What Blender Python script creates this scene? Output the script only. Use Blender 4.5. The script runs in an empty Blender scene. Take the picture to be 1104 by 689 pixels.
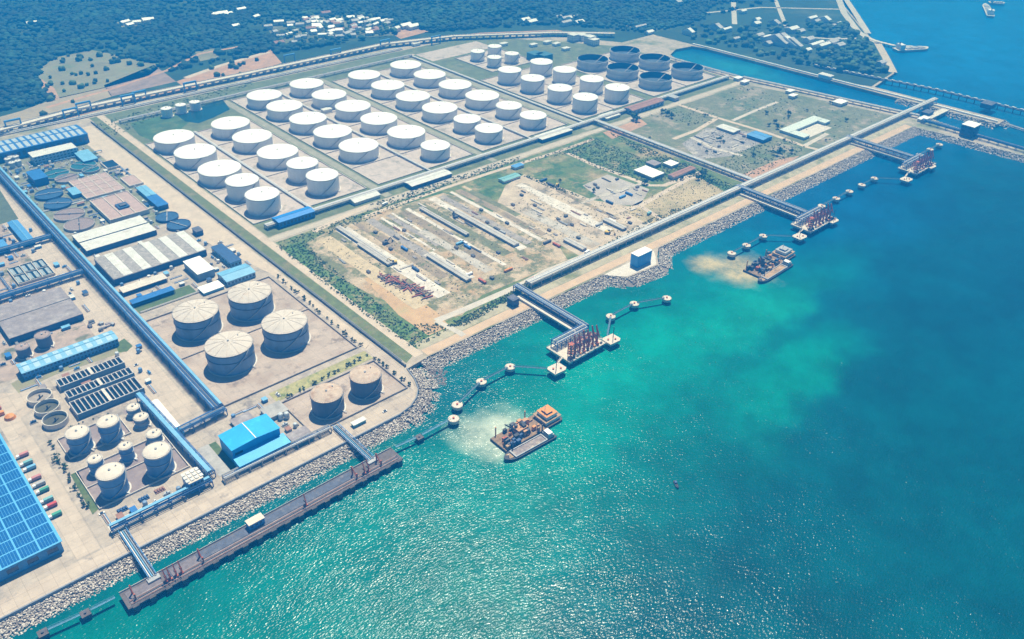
import bpy, bmesh, math, random
import numpy as np
from mathutils import Matrix, Vector
from mathutils.geometry import tessellate_polygon
random.seed(7); rng = np.random.default_rng(7)
PI = math.pi
scene = bpy.context.scene
col = scene.collection

# ------------------------------------------------------------------ camera
# world: x runs along the shore, y runs inland, z up; camera stands 495 m above (0, 0)
FPX, CX, CY, CAMH = 904.0, 552.0, 344.5, 495.0
ROT = np.array([[0.745761675, -0.665980411, 0.017595929],
                [0.357331178, 0.422149918, 0.833128967],
                [-0.562275692, -0.615028080, 0.552798794]])      # world -> camera
cam_data = bpy.data.cameras.new('camera'); cam = bpy.data.objects.new('camera', cam_data); col.objects.link(cam)
cam_data.sensor_width = 36.0; cam_data.lens = FPX / 1104.0 * 36.0
cam_data.clip_start = 1.0; cam_data.clip_end = 30000.0
mw = Matrix(ROT.T.tolist()).to_4x4(); mw.translation = (0, 0, CAMH); cam.matrix_world = mw
scene.camera = cam

# ------------------------------------------------------------------ sky, sun, exposure
SUN_AZ, SUN_EL = math.radians(41), math.radians(65)      # azimuth from +x towards +y
world = bpy.data.worlds.new('World'); scene.world = world; world.use_nodes = True
wn = world.node_tree.nodes; wl = world.node_tree.links; wn.clear()
sky = wn.new('ShaderNodeTexSky'); sky.sky_type = 'NISHITA'; sky.sun_disc = False
sky.sun_elevation = SUN_EL; sky.sun_rotation = PI / 2 - SUN_AZ
sky.altitude = 100; sky.air_density = 1.0; sky.dust_density = 0.4; sky.ozone_density = 2.5
bg = wn.new('ShaderNodeBackground'); bg.inputs['Strength'].default_value = 0.05
wo = wn.new('ShaderNodeOutputWorld'); wl.new(sky.outputs[0], bg.inputs[0]); wl.new(bg.outputs[0], wo.inputs[0])
sun_data = bpy.data.lights.new('sun', 'SUN'); sun_data.energy = 5.0; sun_data.angle = math.radians(0.53)
sun_data.color = (1.0, 0.93, 0.85)
sun = bpy.data.objects.new('sun', sun_data); col.objects.link(sun)
sd = Vector((math.cos(SUN_EL) * math.cos(SUN_AZ), math.cos(SUN_EL) * math.sin(SUN_AZ), math.sin(SUN_EL)))
sun.rotation_euler = sd.to_track_quat('Z', 'Y').to_euler(); sun.location = (0, 0, 900)
scene.view_settings.view_transform = 'Standard'; scene.view_settings.look = 'None'
scene.view_settings.exposure = 0.62; scene.view_settings.gamma = 1.0; scene.view_settings.use_curve_mapping = False
scene.render.engine = 'CYCLES'
scene.cycles.use_denoising = True
scene.cycles.max_bounces = 5; scene.cycles.diffuse_bounces = 2; scene.cycles.glossy_bounces = 2
scene.cycles.volume_bounces = 0; scene.cycles.transmission_bounces = 2; scene.cycles.sample_clamp_direct = 6

# ------------------------------------------------------------------ pixel -> place
def P(px, py, z=0.0):
    d = ROT.T @ np.array([(px - CX) / FPX, -(py - CY) / FPX, -1.0]); t = (z - CAMH) / d[2]
    return (float(d[0] * t), float(d[1] * t))
def proj(x, y, z):
    c = ROT @ np.stack([np.asarray(x, float), np.asarray(y, float), np.asarray(z, float) - CAMH + 0 * np.asarray(x, float)])
    return CX + FPX * c[0] / -c[2], CY - FPX * c[1] / -c[2]
def rect(pts, z=0.0):
    q = [P(a, b, z) for a, b in pts]
    xs = [a for a, b in q]; ys = [b for a, b in q]
    if len(q) == 4:      # left, top, right, bottom corner: average the pairs
        l, t, r, b = q
        return ((l[0] + b[0]) / 2, (t[0] + r[0]) / 2, (r[1] + b[1]) / 2, (l[1] + t[1]) / 2)
    return (min(xs), max(xs), min(ys), max(ys))
def poly(pts, z=0.0): return [P(a, b, z) for a, b in pts]
def inpoly(x, y, pg):
    n = len(pg); r = np.zeros(np.shape(x), bool); j = n - 1
    for i in range(n):
        xi, yi = pg[i]; xj, yj = pg[j]
        c = ((yi > y) != (yj > y)) & (x < (xj - xi) * (y - yi) / (yj - yi + 1e-9) + xi)
        r ^= c; j = i
    return r

# ------------------------------------------------------------------ materials
MATS = {}
def M(name, c, rough=0.75, var=0.12, scale=0.15, c2=None, c2amt=0.5, c2scale=0.03, metal=0.0, bump=0.0, bscale=1.0, island=0.0, spec=0.4, detail=4, streak=False, c3=None, c3amt=.4, c3scale=.05, joints=0):
    if name in MATS: return MATS[name]
    m = bpy.data.materials.new(name); m.use_nodes = True; nt = m.node_tree; nd = nt.nodes; L = nt.links
    b = nd['Principled BSDF']; b.inputs['Roughness'].default_value = rough; b.inputs['Metallic'].default_value = metal
    b.inputs['Specular IOR Level'].default_value = spec
    geo = nd.new('ShaderNodeNewGeometry')
    src = geo.outputs['Position']
    if streak:
        mp = nd.new('ShaderNodeMapping'); mp.inputs['Scale'].default_value = (1, 1, 0.12); L.new(src, mp.inputs[0]); src = mp.outputs[0]
    n1 = nd.new('ShaderNodeTexNoise'); n1.inputs['Scale'].default_value = scale; n1.inputs['Detail'].default_value = detail
    n1.inputs['Roughness'].default_value = 0.65
    L.new(src, n1.inputs['Vector'])
    mr = nd.new('ShaderNodeMapRange'); mr.inputs[1].default_value = 0.3; mr.inputs[2].default_value = 0.7
    mr.inputs[3].default_value = 1 - var; mr.inputs[4].default_value = 1 + var; L.new(n1.outputs[0], mr.inputs[0])
    cur = None
    if c2 is not None:
        n2 = nd.new('ShaderNodeTexNoise'); n2.inputs['Scale'].default_value = c2scale; n2.inputs['Detail'].default_value = 7
        n2.inputs['Roughness'].default_value = 0.7; L.new(geo.outputs['Position'], n2.inputs['Vector'])
        r2 = nd.new('ShaderNodeMapRange'); r2.inputs[1].default_value = 0.62 - 0.25 * c2amt; r2.inputs[2].default_value = 0.78 - 0.25 * c2amt
        L.new(n2.outputs[0], r2.inputs[0])
        mx = nd.new('ShaderNodeMix'); mx.data_type = 'RGBA'; L.new(r2.outputs[0], mx.inputs[0])
        mx.inputs[6].default_value = (*c, 1); mx.inputs[7].default_value = (*c2, 1); cur = mx.outputs[2]
    if c3 is not None:
        mp3 = nd.new('ShaderNodeMapping'); mp3.inputs['Location'].default_value = (731, 279, 0); L.new(geo.outputs['Position'], mp3.inputs[0])
        n3 = nd.new('ShaderNodeTexNoise'); n3.inputs['Scale'].default_value = c3scale; n3.inputs['Detail'].default_value = 8
        n3.inputs['Roughness'].default_value = 0.75; L.new(mp3.outputs[0], n3.inputs['Vector'])
        r3 = nd.new('ShaderNodeMapRange'); r3.inputs[1].default_value = 0.62 - 0.25 * c3amt; r3.inputs[2].default_value = 0.70 - 0.25 * c3amt
        L.new(n3.outputs[0], r3.inputs[0])
        m3 = nd.new('ShaderNodeMix'); m3.data_type = 'RGBA'; L.new(r3.outputs[0], m3.inputs[0])
        if cur is not None: L.new(cur, m3.inputs[6])
        else: m3.inputs[6].default_value = (*c, 1)
        m3.inputs[7].default_value = (*c3, 1); cur = m3.outputs[2]
    if joints:
        bt = nd.new('ShaderNodeTexBrick'); bt.offset = 0.0; bt.inputs['Scale'].default_value = 1.0; bt.inputs['Brick Width'].default_value = joints
        bt.inputs['Row Height'].default_value = joints; bt.inputs['Mortar Size'].default_value = 0.09; bt.inputs['Mortar Smooth'].default_value = 0.2
        bt.inputs['Color1'].default_value = (1, 1, 1, 1); bt.inputs['Color2'].default_value = (.9, .9, .9, 1); bt.inputs['Mortar'].default_value = (.5, .48, .46, 1)
        L.new(geo.outputs['Position'], bt.inputs['Vector'])
        mj = nd.new('ShaderNodeMix'); mj.data_type = 'RGBA'; mj.blend_type = 'MULTIPLY'; mj.inputs[0].default_value = 1.0
        if cur is not None: L.new(cur, mj.inputs[6])
        else: mj.inputs[6].default_value = (*c, 1)
        L.new(bt.outputs['Color'], mj.inputs[7]); cur = mj.outputs[2]
    vm = nd.new('ShaderNodeVectorMath'); vm.operation = 'SCALE'
    if cur is not None: L.new(cur, vm.inputs[0])
    else: vm.inputs[0].default_value = c
    fac = mr.outputs[0]
    if island:
        ir = nd.new('ShaderNodeMapRange'); ir.inputs[3].default_value = 1 - island; ir.inputs[4].default_value = 1 + island
        L.new(geo.outputs['Random Per Island'], ir.inputs[0])
        mu = nd.new('ShaderNodeMath'); mu.operation = 'MULTIPLY'; L.new(fac, mu.inputs[0]); L.new(ir.outputs[0], mu.inputs[1]); fac = mu.outputs[0]
    L.new(fac, vm.inputs['Scale']); L.new(vm.outputs[0], b.inputs['Base Color'])
    if bump:
        nb = nd.new('ShaderNodeTexNoise'); nb.inputs['Scale'].default_value = bscale; nb.inputs['Detail'].default_value = 5
        L.new(geo.outputs['Position'], nb.inputs['Vector'])
        bp = nd.new('ShaderNodeBump'); bp.inputs['Strength'].default_value = bump; bp.inputs['Distance'].default_value = 0.5
        L.new(nb.outputs[0], bp.inputs['Height']); L.new(bp.outputs[0], b.inputs['Normal'])
    MATS[name] = m; return m

white = M('white_paint', (0.76, 0.76, 0.76), 0.45, 0.09, 0.25, streak=True)
white_roof = M('white_roof_paint', (0.82, 0.82, 0.81), 0.5, 0.04, 0.05)
grey_steel = M('grey_steel', (0.36, 0.37, 0.39), 0.5, 0.15, 0.3)
dark_steel = M('dark_steel', (0.07, 0.08, 0.10), 0.55, 0.2, 0.4)
tan_roof = M('weathered_tan_roof', (0.56, 0.50, 0.44), 0.7, 0.16, 0.12, c2=(0.36, 0.26, 0.19), c2amt=0.25, c2scale=0.12)
cream_roof = M('cream_roof', (0.62, 0.55, 0.47), 0.65, 0.12, 0.2)
bluegrey_shell = M('blue_grey_shell', (0.17, 0.27, 0.42), 0.5, 0.18, 0.12, c2=(0.14, 0.17, 0.22), c2amt=0.3, c2scale=0.1, streak=True)
darkshell = M('dark_shell', (0.09, 0.125, 0.19), 0.6, 0.25, 0.15, streak=True)
blueshell = M('pale_blue_shell', (0.11, 0.25, 0.48), 0.5, 0.15, 0.2, streak=True)
openshell = M('galvanised_shell', (0.48, 0.52, 0.55), 0.5, 0.1, 0.1, streak=True)
blue_pipe = M('blue_painted_steel', (0.04, 0.14, 0.36), 0.5, 0.25, 0.3)
navy = M('navy_steel', (0.018, 0.075, 0.20), 0.55, 0.3, 0.3)
light_blue = M('light_blue_sheet', (0.16, 0.40, 0.62), 0.5, 0.12, 0.12)
sky_blue = M('bright_blue_sheet', (0.015, 0.36, 0.74), 0.45, 0.1, 0.1, c2=(0.03, 0.44, 0.80), c2amt=.4, c2scale=.05)
deep_blue = M('deep_blue_sheet', (0.015, 0.14, 0.42), 0.5, 0.15, 0.15)
sheet_blue = M('mid_blue_sheet', (0.07, 0.26, 0.56), 0.5, 0.14, 0.15)
pale_roof = M('pale_sheet_roof', (0.60, 0.60, 0.58), 0.6, 0.12, 0.15, c2=(0.42, 0.38, 0.34), c2amt=0.25, c2scale=0.08)
pink_conc = M('pinkish_concrete', (0.47, 0.37, 0.33), 0.85, 0.18, 0.2, c2=(0.33, 0.24, 0.22), c2amt=0.4, c2scale=0.1)
grey_conc = M('grey_concrete', (0.38, 0.37, 0.36), 0.85, 0.16, 0.15, c2=(0.27, 0.26, 0.26), c2amt=0.4, c2scale=0.07)
weathered = M('weathered_roof_slab', (0.26, 0.23, 0.24), 0.85, 0.22, 0.2, c2=(0.36, 0.33, 0.33), c2amt=0.45, c2scale=0.08)
pale_conc = M('pale_concrete', (0.60, 0.55, 0.49), 0.85, 0.12, 0.2, c2=(0.48, 0.43, 0.37), c2amt=0.3, c2scale=0.05)
rust = M('red_brown_paint', (0.42, 0.095, 0.04), 0.6, 0.35, 0.5)
rust_roof = M('rusty_red_roof', (0.29, 0.15, 0.11), 0.7, 0.25, 0.3)
orange = M('orange_paint', (0.62, 0.24, 0.05), 0.6, 0.25, 0.5)
glass = M('dark_window_glass', (0.02, 0.05, 0.10), 0.15, 0.2, 0.5, spec=0.6)
skylight = M('translucent_skylight', (0.38, 0.56, 0.72), 0.3, 0.1, 0.3)
basin_dark = M('dark_basin_water', (0.012, 0.035, 0.06), 0.12, 0.25, 0.3, spec=0.5)
basin_teal = M('teal_basin_water', (0.03, 0.13, 0.16), 0.12, 0.25, 0.3, spec=0.5)
basin_brown = M('brown_basin_sludge', (0.26, 0.20, 0.19), 0.5, 0.15, 0.3)
navy_water = M('blue_basin_cover', (0.03, 0.09, 0.20), 0.4, 0.25, 0.3)
solar = M('solar_cell_blue', (0.012, 0.11, 0.34), 0.25, 0.12, 0.2, spec=0.5)
solar_frame = M('solar_frame_blue', (0.10, 0.40, 0.72), 0.45, 0.06, 0.2)
bark = M('bark', (0.10, 0.07, 0.05), 0.9)
leaf = M('leaf_green', (0.05, 0.10, 0.035), 0.8, 0.3, 0.5, island=0.4)
leaf_dark = M('scrub_green', (0.10, 0.175, 0.055), 0.8, 0.35, 0.05, c2=(0.15, 0.19, 0.06), c2amt=.5, c2scale=.02, island=0.4)
forest_m = M('forest_green', (0.010, 0.050, 0.038), 0.85, 0.5, 0.006, c2=(0.035, 0.095, 0.045), c2amt=.35, c2scale=.007, c3=(.008, .034, .028), c3amt=.35, c3scale=.004, island=0.4)
rock_m = M('armour_rock', (0.52, 0.465, 0.41), 0.9, 0.2, 0.3, island=0.45, bump=.5, bscale=2)
rock_dark = M('wet_rock', (0.20, 0.17, 0.16), 0.8, 0.3, 0.3, island=0.35)
brown_deck = M('stained_deck', (0.125, 0.105, 0.10), 0.85, 0.3, 0.25, c2=(0.13, 0.11, 0.12), c2amt=0.5, c2scale=0.12)
navy_deck = M('blue_grey_deck', (0.09, 0.105, 0.15), 0.8, 0.25, 0.2, c2=(0.19, 0.18, 0.20), c2amt=0.4, c2scale=0.08)
hull_dark = M('dark_hull', (0.03, 0.035, 0.045), 0.6, 0.3, 0.3)
tan_deck = M('tan_deck', (0.42, 0.28, 0.16), 0.8, 0.3, 0.3, c2=(0.20, 0.13, 0.09), c2amt=.5, c2scale=.2)
red_paint = M('red_paint', (0.50, 0.06, 0.05), 0.5)
green_paint = M('green_paint', (0.05, 0.28, 0.20), 0.5)
pink_paint = M('faded_pink_paint', (0.48, 0.20, 0.20), 0.5)
teal_paint = M('teal_paint', (0.16, 0.38, 0.40), 0.5)
yellow_paint = M('yellow_paint', (0.65, 0.45, 0.08), 0.5)
tyre = M('tyre_rubber', (0.02, 0.02, 0.02), 0.9)

# ------------------------------------------------------------------ mesh collector
class MB:
    def __init__(s): s.v = []; s.f = []
    def add(s, vs, fs):
        o = len(s.v); s.v += vs; s.f += [tuple(i + o for i in f) for f in fs]; return s
    def box(s, x0, x1, y0, y1, z0, z1):
        vs = [(x0, y0, z0), (x1, y0, z0), (x1, y1, z0), (x0, y1, z0), (x0, y0, z1), (x1, y0, z1), (x1, y1, z1), (x0, y1, z1)]
        return s.add(vs, [(0, 3, 2, 1), (4, 5, 6, 7), (0, 1, 5, 4), (1, 2, 6, 5), (2, 3, 7, 6), (3, 0, 4, 7)])
    def bar(s, p, q, w, h=None):
        p = Vector(p); q = Vector(q); h = h or w; d = (q - p).normalized()
        up = Vector((0, 0, 1)) if abs(d.z) < 0.95 else Vector((1, 0, 0))
        a = d.cross(up).normalized() * (w / 2); b = a.cross(d).normalized() * (h / 2)
        vs = [tuple(e + i * a + j * b) for e in (p, q) for i, j in ((-1, -1), (1, -1), (1, 1), (-1, 1))]
        return s.add(vs, [(0, 1, 2, 3), (4, 7, 6, 5), (0, 4, 5, 1), (1, 5, 6, 2), (2, 6, 7, 3), (3, 7, 4, 0)])
    def tube(s, p, q, r, n=8, r2=None):
        p = Vector(p); q = Vector(q); r2 = r if r2 is None else r2; d = (q - p).normalized()
        up = Vector((0, 0, 1)) if abs(d.z) < 0.95 else Vector((1, 0, 0))
        a = d.cross(up).normalized(); b = a.cross(d).normalized(); vs = []
        for e, rr in ((p, r), (q, r2)):
            for k in range(n):
                t = 2 * PI * k / n; vs.append(tuple(e + a * (rr * math.cos(t)) + b * (rr * math.sin(t))))
        fs = [(k, k + n, (k + 1) % n + n, (k + 1) % n) for k in range(n)]
        return s.add(vs, fs + [tuple(range(n)), tuple(range(2 * n - 1, n - 1, -1))])
    def lathe(s, prof, n=32, cx=0, cy=0, a0=0, a1=2 * PI, cap=False):
        full = abs(a1 - a0 - 2 * PI) < 1e-6; m = n if full else n + 1; vs = []; fs = []
        for r, z in prof:
            for k in range(m):
                t = a0 + (a1 - a0) * k / n; vs.append((cx + r * math.cos(t), cy + r * math.sin(t), z))
        for j in range(len(prof) - 1):
            for k in range(n):
                k2 = (k + 1) % m; fs.append((j * m + k, j * m + k2, (j + 1) * m + k2, (j + 1) * m + k))
        if cap: fs.append(tuple((len(prof) - 1) * m + k for k in range(m)))
        return s.add(vs, fs)
    def prism(s, pg, z0, z1):
        n = len(pg); ar = sum(pg[i][0] * pg[(i + 1) % n][1] - pg[(i + 1) % n][0] * pg[i][1] for i in range(n))
        if ar < 0: pg = pg[::-1]
        vs = [(a, b, z0) for a, b in pg] + [(a, b, z1) for a, b in pg]
        tri = tessellate_polygon([[Vector((a, b, 0)) for a, b in pg]]); fs = []
        for t in tri:
            a, b, c = t
            cr = (pg[b][0] - pg[a][0]) * (pg[c][1] - pg[a][1]) - (pg[b][1] - pg[a][1]) * (pg[c][0] - pg[a][0])
            if cr < 0: a, b, c = c, b, a
            fs += [(a + n, b + n, c + n), (c, b, a)]
        return s.add(vs, fs + [(i, (i + 1) % n, (i + 1) % n + n, i + n) for i in range(n)])
    def flat(s, pg, z):
        n = len(pg); tri = tessellate_polygon([[Vector((a, b, 0)) for a, b in pg]]); fs = []
        for a, b, c in tri:
            cr = (pg[b][0] - pg[a][0]) * (pg[c][1] - pg[a][1]) - (pg[b][1] - pg[a][1]) * (pg[c][0] - pg[a][0])
            fs.append((a, b, c) if cr > 0 else (c, b, a))
        return s.add([(a, b, z) for a, b in pg], fs)
    def mesh(s, name, m=None, off=(0, 0, 0), smooth=False):
        me = bpy.data.meshes.new(name)
        me.from_pydata([(a - off[0], b - off[1], c - off[2]) for a, b, c in s.v], [], s.f)
        if m: me.materials.append(m)
        if smooth:
            me.polygons.foreach_set('use_smooth', [True] * len(me.polygons))
            try: me.set_sharp_from_angle(angle=math.radians(35))
            except Exception: pass
        me.update(); return me
    def obj(s, name, m, parent=None, smooth=False):
        off = (0, 0, 0); p = parent
        while p is not None:
            off = tuple(off[i] + p.location[i] for i in range(3)); p = p.parent
        o = bpy.data.objects.new(name, s.mesh(name, m, off, smooth)); col.objects.link(o); o.parent = parent; return o
def raw(name, V, F, m, smooth=False):
    me = bpy.data.meshes.new(name); V = np.asarray(V, np.float32); F = np.asarray(F, np.int32)
    me.vertices.add(len(V)); me.vertices.foreach_set('co', V.ravel())
    k = F.shape[1]; me.loops.add(F.size); me.loops.foreach_set('vertex_index', F.ravel())
    me.polygons.add(len(F)); me.polygons.foreach_set('loop_start', np.arange(0, F.size, k, dtype=np.int32))
    me.update(calc_edges=True); me.validate(); me.materials.append(m)
    if smooth: me.polygons.foreach_set('use_smooth', np.ones(len(F), bool))
    o = bpy.data.objects.new(name, me); col.objects.link(o); return o
def tag(o, label, cat, group=None):
    o['label'] = label; o['category'] = cat
    if group: o['group'] = group
    return o
def thing(name, label, cat, loc=(0, 0, 0), group=None, rz=0.0):
    o = bpy.data.objects.new(name, None); col.objects.link(o); o.location = loc; o.rotation_euler = (0, 0, rz)
    o.empty_display_size = 1.0
    return tag(o, label, cat, group)
def struct(o): o['kind'] = 'structure'; return o
def stuff(o, label=None, cat=None):
    o['kind'] = 'stuff'
    if label: o['label'] = label
    if cat: o['category'] = cat
    return o
def inst(name, me, parent, loc=(0, 0, 0), rz=0.0, sc=None):
    o = bpy.data.objects.new(name, me); col.objects.link(o); o.parent = parent; o.location = loc; o.rotation_euler = (0, 0, rz)
    if sc: o.scale = sc
    return o
def dup(root, loc, rz=None, label=None, sc=None):
    r = root.copy(); col.objects.link(r); r.location = loc
    if rz is not None: r.rotation_euler = (0, 0, rz)
    if sc: r.scale = sc
    if label: r['label'] = label
    for ch in root.children:
        c = ch.copy(); col.objects.link(c); c.parent = r
        for g in ch.children:
            d = g.copy(); col.objects.link(d); d.parent = c
    return r
ORD = ['first', 'second', 'third', 'fourth', 'fifth', 'sixth', 'seventh', 'eighth', 'ninth', 'tenth', 'eleventh', 'twelfth',
       'thirteenth', 'fourteenth', 'fifteenth', 'sixteenth', 'seventeenth', 'eighteenth', 'nineteenth', 'twentieth']
def sheet(name, pg, z, m):
    return struct(MB().flat(pg, z).obj(name, m))
def rpoly(r): return [(r[0], r[2]), (r[1], r[2]), (r[1], r[3]), (r[0], r[3])]

# ================================================================== SETTING
SEA = -5.0
EXT = (-5000.0, 8000.0, -5000.0, 8000.0)
def node_water():
    m = bpy.data.materials.new('sea_water'); m.use_nodes = True; nt = m.node_tree; nd = nt.nodes; L = nt.links
    b = nd['Principled BSDF']; b.inputs['IOR'].default_value = 1.333; b.inputs['Roughness'].default_value = 0.2
    b.inputs['Specular IOR Level'].default_value = 0.26
    geo = nd.new('ShaderNodeNewGeometry'); sp = nd.new('ShaderNodeSeparateXYZ'); L.new(geo.outputs['Position'], sp.inputs[0])
    def math_(op, a, bb=None, clamp=False):
        n = nd.new('ShaderNodeMath'); n.operation = op; n.use_clamp = clamp
        for i, q in enumerate((a, bb)):
            if q is None: continue
            if isinstance(q, (int, float)): n.inputs[i].default_value = q
            else: L.new(q, n.inputs[i])
        return n.outputs[0]
    def noise(scale, detail=5, rough=.6, vec=None):
        n = nd.new('ShaderNodeTexNoise'); n.inputs['Scale'].default_value = scale; n.inputs['Detail'].default_value = detail
        n.inputs['Roughness'].default_value = rough; L.new(vec or geo.outputs['Position'], n.inputs['Vector']); return n.outputs[0]
    def ramp(x, a, c, lo=0., hi=1.):
        n = nd.new('ShaderNodeMapRange'); n.interpolation_type = 'SMOOTHSTEP'
        n.inputs[1].default_value = a; n.inputs[2].default_value = c; n.inputs[3].default_value = lo; n.inputs[4].default_value = hi
        L.new(x, n.inputs[0]); return n.outputs[0]
    def mix(fac, c1, c2):
        n = nd.new('ShaderNodeMix'); n.data_type = 'RGBA'; L.new(fac, n.inputs[0])
        for i, q in ((6, c1), (7, c2)):
            if isinstance(q, tuple): n.inputs[i].default_value = (*q, 1)
            else: L.new(q, n.inputs[i])
        return n.outputs[2]
    def blob(x, y, rx, ry, warp=60., soft=0.0):
        dx = math_('DIVIDE', math_('SUBTRACT', wx, x), rx); dy = math_('DIVIDE', math_('SUBTRACT', wy, y), ry)
        r = math_('SQRT', math_('ADD', math_('MULTIPLY', dx, dx), math_('MULTIPLY', dy, dy)))
        return ramp(r, 1.0, soft, 0., 1.)
    big = noise(0.004, 6, .62); n2 = noise(0.0045, 6, .6, None)
    mp = nd.new('ShaderNodeMapping'); mp.inputs['Location'].default_value = (400, 900, 0); L.new(geo.outputs['Position'], mp.inputs[0])
    big2 = noise(0.006, 6, .62, mp.outputs[0])
    wx = math_('ADD', sp.outputs[0], math_('MULTIPLY', math_('SUBTRACT', big, .5), 170.))
    wy = math_('ADD', sp.outputs[1], math_('MULTIPLY', math_('SUBTRACT', big2, .5), 170.))
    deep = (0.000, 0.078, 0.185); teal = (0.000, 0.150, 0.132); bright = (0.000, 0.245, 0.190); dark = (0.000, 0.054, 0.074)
    # silty shallow water off the jetties grading to deep clear water along the shore
    c = mix(ramp(wx, 560., 1080.), teal, deep)
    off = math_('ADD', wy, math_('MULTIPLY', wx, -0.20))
    c = mix(math_('MULTIPLY', ramp(off, 275., 110.), 0.85), c, dark)  # darker offshore: cloud shadow painted into the water colour
    c = mix(math_('MULTIPLY', blob(570, 425, 300, 105), 0.85), c, bright)
    c = mix(math_('MULTIPLY', blob(735, 395, 150, 60), 0.9), c, (0.004, 0.255, 0.19))
    gx, gy = P(860, 405, SEA); c = mix(math_('MULTIPLY', blob(gx, gy, 150, 60, soft=.1), 0.75), c, bright)
    gx, gy = P(880, 300, SEA); c = mix(math_('MULTIPLY', blob(gx, gy, 170, 60), 0.45), c, teal)
    c = mix(math_('MULTIPLY', blob(410, 380, 170, 80), 0.5), c, bright)
    c = mix(math_('MULTIPLY', blob(1450, 960, 80, 230), 0.8), c, (0.02, 0.24, 0.27))
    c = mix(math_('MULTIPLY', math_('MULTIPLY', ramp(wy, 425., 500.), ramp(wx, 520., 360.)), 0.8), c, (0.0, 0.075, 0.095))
    c = mix(ramp(wx, 1250., 2050.), c, (0.0, 0.135, 0.34))  # bluer far along the coast: distance haze painted into the water colour
    # milky wash thrown out by the dredgers
    pn = noise(0.03, 7, .75)
    def plume(x, y, rx, ry, colr, k):
        f = math_('MULTIPLY', blob(x, y, rx, ry, soft=.25), ramp(pn, .3, .6, .45, 1.))
        return mix(math_('MULTIPLY', f, k), c, colr)
    px, py = P(525, 470, SEA); c = plume(px, py, 56, 44, (0.42, 0.48, 0.40), 1.0)
    px, py = P(797, 291, SEA); c = plume(px, py, 60, 46, (0.50, 0.40, 0.22), .95)
    fine = noise(0.03, 5, .7)
    vm = nd.new('ShaderNodeVectorMath'); vm.operation = 'SCALE'; L.new(c, vm.inputs[0]); L.new(math_('MULTIPLY', ramp(fine, .3, .7, .86, 1.14), ramp(noise(0.011, 5, .62), .3, .68, .84, 1.14)), vm.inputs['Scale'])
    L.new(vm.outputs[0], b.inputs['Base Color'])
    # waves: two crossing wind ripples plus chop
    mp2 = nd.new('ShaderNodeMapping'); mp2.inputs['Rotation'].default_value = (0, 0, 0.9); mp2.inputs['Scale'].default_value = (1, 2.1, 1)
    L.new(geo.outputs['Position'], mp2.inputs[0])
    h = math_('ADD', math_('MULTIPLY', noise(0.36, 1.5, .5, mp2.outputs[0]), 1.0), math_('MULTIPLY', noise(0.05, 3, .5, mp2.outputs[0]), 1.6))
    bp = nd.new('ShaderNodeBump'); L.new(ramp(noise(0.014, 5, .65), .34, .62, .5, 1.), bp.inputs['Strength']); bp.inputs['Distance'].default_value = 0.62
    L.new(h, bp.inputs['Height']); L.new(bp.outputs[0], b.inputs['Normal'])
    return m
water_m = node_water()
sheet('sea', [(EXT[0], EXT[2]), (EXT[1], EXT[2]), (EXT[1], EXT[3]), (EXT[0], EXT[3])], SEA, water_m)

arc = [(322, 500), (336, 503), (348, 510), (357, 520), (363, 534), (367, 552)]
land_pg = [(EXT[0], 500)] + arc + [(395, 555), (648, 553), (664, 530), (716, 526), (730, 540), (748, 553), (1404, 552), (1412, 480), (1424, 300),
           (1444, 300), (1452, 480), (1464, 556), (1440, 700), (1402, 880), (1387, 968), (1394, 1040), (1410, 1076), (1450, 1094), (1498, 1088),
           (1506, 1061), (1520, 765), (1531, 465), (1560, 465), (1550, 700), (1661, 718), (1832, 841), (1872, 884), (2145, 1118), (2600, 1550),
           (EXT[1], 4000), (EXT[1], EXT[3]), (EXT[0], EXT[3])]
land_m = M('bare_sandy_ground', (0.40, 0.34, 0.27), 0.95, 0.2, 0.1, c2=(0.16, 0.19, 0.09), c2amt=0.55, c2scale=0.012)
struct(MB().prism(land_pg, -9, 0).obj('ground', land_m))

# ground surfaces
sand = M('pale_site_road', (0.53, 0.435, 0.34), 0.95, 0.12, 0.08, c2=(0.50, 0.40, 0.31), c2amt=0.35, c2scale=0.03)
quay_conc = M('pale_quay_concrete', (0.51, 0.425, 0.345), 0.92, 0.12, 0.12, c2=(0.40, 0.33, 0.27), c2amt=0.4, c2scale=0.03, c3=(.34, .29, .25), c3amt=.2, c3scale=.05, joints=9)
apron = M('plant_apron_concrete', (0.44, 0.375, 0.31), 0.92, 0.16, 0.12, c2=(0.33, 0.29, 0.26), c2amt=0.45, c2scale=0.04, c3=(.24, .21, .19), c3amt=.28, c3scale=.03, joints=9)
grass = M('mown_grass', (0.085, 0.13, 0.04), 0.95, 0.25, 0.2, c2=(0.16, 0.16, 0.07), c2amt=0.35, c2scale=0.02)
field = M('dry_field', (0.12, 0.165, 0.055), 0.95, 0.3, 0.12, c2=(0.36, 0.275, 0.16), c2amt=0.5, c2scale=0.014, c3=(.055, .125, .035), c3amt=.5, c3scale=.02)
field_e = M('olive_field', (0.17, 0.18, 0.10), 0.95, 0.25, 0.1, c2=(0.08, 0.135, 0.05), c2amt=0.5, c2scale=0.012, c3=(.30, .26, .19), c3amt=.38, c3scale=.016)
yard = M('construction_yard_dirt', (0.46, 0.365, 0.255), 0.95, 0.22, 0.12, c2=(0.40, 0.27, 0.15), c2amt=0.5, c2scale=0.018, c3=(0.16, 0.165, 0.08), c3amt=.56, c3scale=.024)
farm_conc = M('tank_farm_paving', (0.48, 0.41, 0.375), 0.92, 0.12, 0.1, c2=(0.36, 0.31, 0.27), c2amt=0.4, c2scale=0.03, c3=(.29, .26, .22), c3amt=.3, c3scale=.04)
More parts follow.
